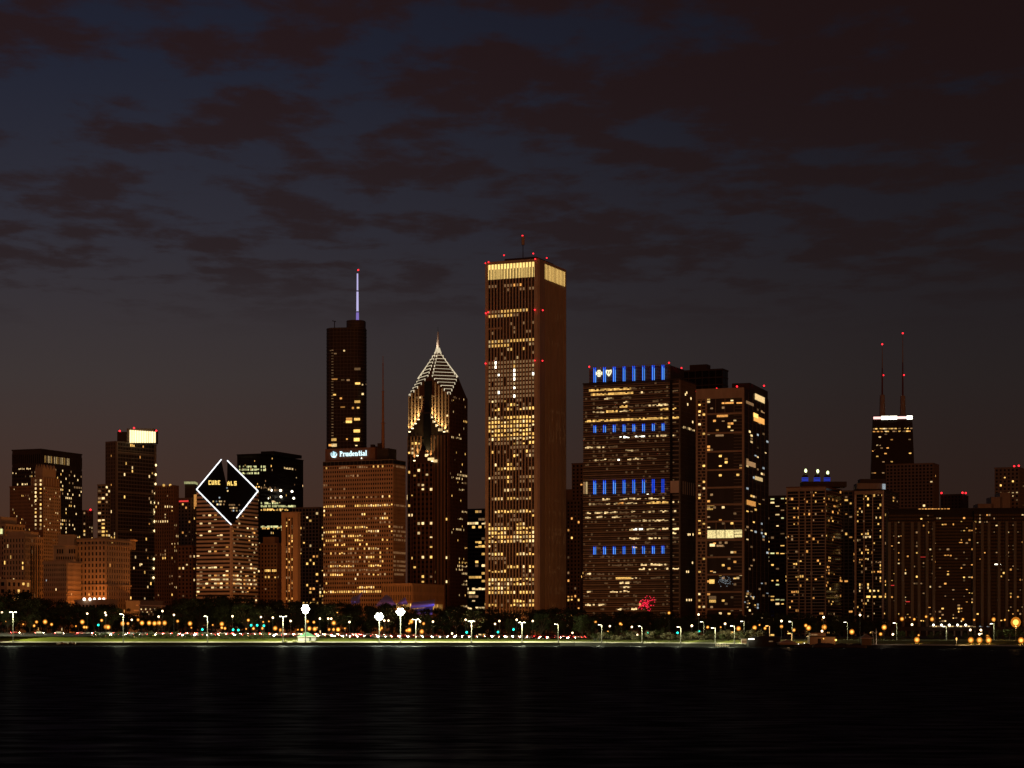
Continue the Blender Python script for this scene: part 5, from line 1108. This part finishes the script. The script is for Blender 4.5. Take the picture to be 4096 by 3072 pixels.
while x < 1560:
    place_car(x, 2.5, rr.randrange(4), False); x += (30 if x > 300 else 90) * rr.uniform(.85, 1.2)
x = 760
while x < 1500:
    place_car(x, 5.8, rr.randrange(4), False); x += 33 * rr.uniform(.85, 1.3)
# --- shelter by the path
def gable_house(name, label, x0, x1, yb, ye, yr, D, dep, wm_, rm_, cat='hut', door=None, off=0):
    w_ = (x1 - x0) / F * D; g_ = gpt((x0 + x1) / 2, D); he, hr = zy(ye, D) - g_.z, zy(yr, D) - g_.z
    o = tag(empty(name, g_), label, cat); part(o, 'wall', prism('wall', [(-w_ / 2, 0), (w_ / 2, 0), (w_ / 2, dep), (-w_ / 2, dep)], -.5, he, wm_))
    ov = .5; v = [(-w_ / 2 - ov, -ov, he), (w_ / 2 + ov, -ov, he), (w_ / 2 + ov, dep + ov, he), (-w_ / 2 - ov, dep + ov, he), (0, dep * .3, hr), (0, dep * .7, hr)]
    part(o, 'roof', me_of('roof', v, [(0, 1, 4), (1, 2, 5, 4), (2, 3, 5), (3, 0, 4, 5), (3, 2, 1, 0)], rm_)); part(o, 'eave', ucube(pink), (0, -ov, he - .1), 0, (w_ + 2 * ov, .12, .25))
    if door: part(o, 'door', ucube(door), (w_ * .22, -.05, 1.1), 0, (1.1, .12, 2.2))
    return o
green = pmat('green_metal_roof', (.10, .24, .15), .6); lilac = pmat('pale_painted_wall', (.42, .40, .44))
D = shoreD(1224) + 12
gable_house('shelter', 'small pavilion with green hipped roof and pale walls beside the path', 1192, 1260, 2572, 2547, 2527, D, 7, lilac, green, 'pavilion', pmat('dark_green_door', (.05, .09, .06)))
for x in (1179, 1250, 1140):
    g_ = gpt(x, shoreD(x) + 7.5); o = tag(empty('picnic_table', g_), 'pale picnic table on the paved edge beside the pavilion', 'picnic table', 'picnic tables by the pavilion')
    wood = pmat('bleached_wood', (.45, .42, .33)); part(o, 'table_top', ucube(wood), (0, 0, .78), 0, (2.6, .9, .09))
    for s_ in (-1, 1): part(o, 'bench', ucube(wood), (0, s_ * .75, .46), 0, (2.6, .3, .08)); part(o, 'leg', ucube(wood), (s_ * .9, 0, .37), 0, (.12, 1.4, .74))
# people on the path
def person_mesh(m):
    v, f = [], []
    for a, b, r0, r1 in (((-.12, 0, .05), (-.10, 0, .5), .07, .09), ((-.10, 0, .5), (-.09, 0, .92), .09, .13), ((.12, .05, .05), (.10, .02, .5), .07, .09), ((.10, .02, .5), (.09, 0, .92), .09, .13), ((0, 0, .85), (0, 0, 1.15), .18, .19), ((0, 0, 1.15), (0, 0, 1.42), .19, .16), ((0, 0, 1.40), (0, 0, 1.52), .07, .06), ((-.2, 0, 1.40), (-.26, .02, 1.1), .07, .055), ((-.26, .02, 1.1), (-.24, -.08, .84), .05, .04), ((.2, 0, 1.40), (.26, .02, 1.1), .07, .055), ((.26, .02, 1.1), (.24, -.08, .84), .05, .04), ((0, 0, 1.50), (0, 0, 1.60), .08, .11), ((0, 0, 1.60), (0, 0, 1.74), .11, .05)): limb(v, f, a, b, r0, r1, 8)
    return me_of('body', v, f, m)
pmesh = person_mesh(pmat('dark_clothing', (.03, .03, .035)))
for x in (2377, 2384, 2398):
    o = tag(empty('person', gpt(x, shoreD(x) + 3, .18)), 'person in dark clothes standing on the lit lakefront path', 'person', 'people on the lakefront path'); part(o, 'body', pmesh)
# boulders at the water's edge
rockm = pmat('pale_boulder', (.38, .36, .31), .9, .3, 1.5)
for k_, x in enumerate((232, 240, 248, 254, 262, 271, 284, 291, 299)):
    q = random.Random(k_); bm = bmesh.new(); bmesh.ops.create_icosphere(bm, subdivisions=2, radius=1)
    for vv in bm.verts: vv.co *= q.uniform(.75, 1.2)
    d = bpy.data.meshes.new('boulder'); bm.to_mesh(d); bm.free(); d.materials.append(rockm)
    o = lk(bpy.data.objects.new('boulder', d)); o.location = at(x, shoreD(x) - .6 + q.uniform(0, .6), 1.2 + q.uniform(0, .7)); o.scale = (q.uniform(.6, 1.1), .7, q.uniform(.5, .95)); tag(o, 'pale rough boulder on the harbour wall edge', 'boulder', 'boulders on the harbour wall')
# --- harbour sheds on the right
orange_w = pmat('shed_plaster', (.40, .30, .22)); darkw = pmat('dark_tarred_boards', (.03, .028, .025))
gable_house('boat_shed', 'plaster shed with pale hipped roof lit orange by a lamp', 3118, 3185, 2580, 2571, 2559, 975, 8, orange_w, pmat('pale_shed_roof', (.5, .42, .3)), 'shed')
o = tag(empty('harbour_house', gpt(3290, 965)), 'long low plaster harbour building with flat dark roof', 'building'); w_ = 102 / F * 965
part(o, 'wall', prism('wall', [(-w_ / 2, 0), (w_ / 2, 0), (w_ / 2, 7), (-w_ / 2, 7)], -.5, 3.0, orange_w)); part(o, 'roof', ucube(dark), (0, 3.5, 3.15), 0, (w_ + .8, 7.8, .3)); part(o, 'clerestory', ucube(LIT['d']), (-w_ * .3, 1.5, 3.9), 0, (2.6, .3, .5)); part(o, 'upper_room', ucube(orange_w), (-w_ * .15, 4, 4.0), 0, (w_ * .6, 4, 1.4))
part(o, 'door', ucube(black), (-w_ * .12, -.05, 1.1), 0, (1.4, .12, 2.2)); part(o, 'wall_lamp', usphere(sod), (w_ * .04, -.3, 2.2), 0, (.16, .16, .16)); part(o, 'wall_lamp', usphere(sod), (w_ * .52, -.4, 1.6), 0, (.4, .4, .4)); ptlight(o, (w_ * .3, -5, 4.6), 260, (1, .5, .18))
o = tag(empty('boat_house', gpt(3058, 985)), 'long low black boat house with arched roof at the water', 'boat house'); w_ = 128 / F * 985
part(o, 'wall', prism('wall', [(-w_ / 2, 0), (w_ / 2, 0), (w_ / 2, 8), (-w_ / 2, 8)], -1.5, 1.6, darkw)); arc = [(w_ / 2 * math.cos(R(a)) * 1.02, 1.5 + 1.7 * math.sin(R(a))) for a in range(0, 181, 15)]
part(o, 'roof', polys('roof', [arc], 8.4, darkw), (0, 8.2, 0)); part(o, 'window', ucube(LIT['d']), (w_ * .2, -.06, .9), 0, (1.8, .1, .5)); part(o, 'lit_canopy', ucube(LIT['b']), (-w_ * .42, -1.0, 1.9), 0, (2.6, .5, .4)); ptlight(o, (-w_ * .5, -2.0, 1.6), 120, (.95, 1, .7))
o = tag(empty('ticket_kiosk', gpt(2977, 1020)), 'small boxy kiosk lit pale green at the dock', 'kiosk'); part(o, 'wall', ucube(pink), (0, 1.2, .9), 0, (2.5, 2.2, 2.2)); part(o, 'roof', ucube(dark), (0, 1.2, 2.1), 0, (2.9, 2.7, .2)); part(o, 'counter', ucube(dark), (0, -.05, .9), 0, (2.2, .2, .2)); ptlight(o, (-.8, -2.0, 2.4), 60, (.95, 1, .55))
gable_house('watch_hut', 'narrow tall hut with steep gable and lit corner by the flag mast', 3447, 3487, 2585, 2552, 2535, 935, 5, pmat('weathered_boards', (.2, .17, .12)), pmat('grey_shingle', (.25, .23, .2)), 'hut')
o = tag(empty('flag_mast', gpt(3505, 940)), 'white flag mast with slanted yard arm beside the hut', 'mast'); zt = zy(2512, 940) - gz(3505, 940); part(o, 'pole', ucyl(pink, .6, 8), (0, 0, -.3), 0, (.16, .16, zt)); 
tube(o, 'yard_arm', (0, 0, zt * .62), (-1.6, 0, zt * .80), .07, pink); tube(o, 'stay', (-1.6, 0, zt * .80), (-1.0, 0, 0), .04, pink); tube(o, 'furled_flag', (-1.6, 0, zt * .80), (-1.75, 0, zt * .66), .16, pink); ptlight(o, (1.5, -3, 1.0), 240, (1, .8, .55))
o = tag(empty('lit_bollard', gpt(3826, shoreD(3826) + 4)), 'lone glowing bollard post by the right hand shore path', 'bollard'); part(o, 'post', ucyl(polem, .9, 8), (0, 0, 0), 0, (.16, .16, 2.3)); part(o, 'lamp', ucyl(sod, .9, 8), (0, 0, 2.0), 0, (.24, .24, .8)); ptlight(o, (0, -.8, 2.4), 700, (1, .62, .25))
# dock with railing
o = tag(empty('dock', at(2905, shoreD(2905) - 3, 0)), 'pale wooden dock with white railing at the harbour edge', 'dock'); w_ = 84 / F * 1040
part(o, 'deck', ucube(pmat('dock_boards', (.4, .36, .28))), (0, 0, .75), 0, (w_, 2.2, .2)); part(o, 'rail', ucube(pink), (0, -1.0, 1.85), 0, (w_, .09, .09))
for k_ in range(14): part(o, 'post', ucube(pink), (-w_ / 2 + w_ * k_ / 13, -1.0, .9), 0, (.14, .14, 1.9))
for k_ in range(5): part(o, 'pile', ucyl(darkw), (-w_ / 2 + w_ * k_ / 4, .3, -2.5), 0, (.16, .16, 3.3))
# moored boats in the dark
hullm = pmat('boat_hull_paint', (.10, .10, .105), .4); coverm = pmat('boat_cover', (.045, .045, .06))
def boat_mesh():
    st = [(-3.2, 1.05, .75), (-1.5, 1.2, .75), (.8, 1.15, .8), (2.4, .7, .95), (3.4, .04, 1.1)]; v = []
    for x, hw, zt in st: v += [(x, -hw, zt), (x, -hw * .7, .1), (x, 0, -.25), (x, hw * .7, .1), (x, hw, zt)]
    f = [(i * 5 + j, (i + 1) * 5 + j, (i + 1) * 5 + j + 1, i * 5 + j + 1) for i in range(4) for j in range(4)] + [(0, 1, 2, 3, 4)] + [(i * 5, i * 5 + 4, (i + 1) * 5 + 4, (i + 1) * 5) for i in range(4)]
    return me_of('hull', [p for p in v], f, hullm)
bmh = boat_mesh()
for x, dd, sc2 in ((3232, 12, 1.1), (3262, 10, .9), (3290, 16, 1.3), (3318, 14, 1.25), (3372, 12, 1.2), (3400, 9, 1.0), (3205, 9, .9), (3430, 14, 1.2)):
    o = empty('moored_boat', at(x, shoreD(x) - dd, .15), random.Random(x).uniform(-.5, .5)); o.scale = (sc2,) * 3; tag(o, 'small moored motor boat under a dark cover by the harbour building', 'boat', 'moored boats by the harbour building')
    part(o, 'hull', bmh); part(o, 'cover', usphere(coverm), (-.5, 0, .8), 0, (2.3, .95, .8)); part(o, 'windscreen', ucube(glass), (.9, 0, 1.3), 0, (.08, 1.4, .5), rot=(0, R(-25), 0))
    if x in (3232, 3262, 3205): part(o, 'anchor_light', usphere(wlamp), (-1.5, 0, 1.7), 0, (.16, .16, .16))
# --- open air bandshell of curled metal sheets
band_ = tag(empty('bandshell', Wp(1600, 2420, 1700)), 'open air bandshell of curled steel sheets lit violet behind the trees', 'bandshell')
shm = pmat('bandshell_steel', (.5, .5, .52), .45, .08, .3, metal=.25)
def sheet(pts, bulge, tilt):
    """curved plate through 4 photo points (at ~1700 m), bowed towards the viewer"""
    P = [Wp(x, y, 1700 + d) for x, y, d in pts]; v, f = [], []; n_ = 6; o0 = Vector(band_.location)
    for th_ in (0, .5):
        for i in range(n_ + 1):
            for j in range(n_ + 1):
                a, b = i / n_, j / n_; p = (P[0] * (1 - a) + P[1] * a) * (1 - b) + (P[3] * (1 - a) + P[2] * a) * b
                v.append(p - o0 + Vector((0, -bulge * math.sin(math.pi * b) + th_, 0)))
    m_ = (n_ + 1) ** 2
    f = [(i * 7 + j, (i + 1) * 7 + j, (i + 1) * 7 + j + 1, i * 7 + j + 1) for i in range(6) for j in range(6)]; f += [tuple(m_ + q for q in reversed(t_)) for t_ in f]
    part(band_, 'curled_sheet', me_of('curled_sheet', v, f, shm))
sheet([(1405, 2418, 0), (1440, 2412, 6), (1438, 2378, 8), (1406, 2390, 2)], 3, 0); sheet([(1428, 2408, -2), (1436, 2405, 2), (1452, 2365, 4), (1440, 2374, 0)], 2, 0)
sheet([(1588, 2418, 4), (1632, 2418, -2), (1621, 2388, 2), (1604, 2400, 8)], 4, 0); sheet([(1500, 2425, 0), (1590, 2425, 0), (1560, 2385, 12), (1545, 2378, 12)], 5, 0)
sheet([(1640, 2435, 0), (1738, 2425, -6), (1740, 2398, 0), (1650, 2410, 6)], 5, 0); sheet([(1668, 2455, 8), (1728, 2458, 8), (1732, 2428, 2), (1655, 2437, 4)], -2, 0)
for x, y, dd, e_, c in ((1610, 2412, -14, 1500, (.62, .18, 1)), (1695, 2462, -16, 2200, (.42, .30, 1)), (1722, 2458, -10, 1600, (.08, .06, 1)), (1420, 2408, -14, 250, (.3, .2, 1))):
    p = Wp(x, y, 1700 + dd) - Vector(band_.location); ptlight(band_, p, e_, c, 1.0); part(band_, 'stage_lamp', usphere(emat('violet_stage_lamp', (.5, .3, 1), .5, 1, 1)), p + Vector((0, -1.2, 0)), 0, (.35, .35, .35))
# --- avenue lamps that wash the orange fronts
for x, y, D, e_ in ((250, 2445, 1700, 22000), (380, 2445, 1672, 22000), (705, 2446, 1752, 60000), (715, 2440, 1775, 60000), (900, 2450, 1880, 30000), (1010, 2450, 1900, 26000), (1160, 2450, 1880, 24000), (1350, 2450, 1880, 26000), (1480, 2450, 1880, 26000), (1600, 2450, 1850, 16000), (2050, 2455, 1850, 20000), (2220, 2455, 1880, 16000)):
    o = tag(empty('avenue_lamp', (((x - 2048) / F * D), D, Z0)), 'sodium avenue lamp behind the trees washing the facades orange', 'lamp', 'avenue lamps before the facades'); zt = zy(y, D) - Z0
    part(o, 'post', ucyl(poled, .7, 8), (0, 0, 0), 0, (.16, .16, zt)); part(o, 'lantern', usphere(sod), (0, 0, zt), 0, (.5, .5, .6)); ptlight(o, (0, -.2, zt + .9), e_, (1, .30, .055), .6)
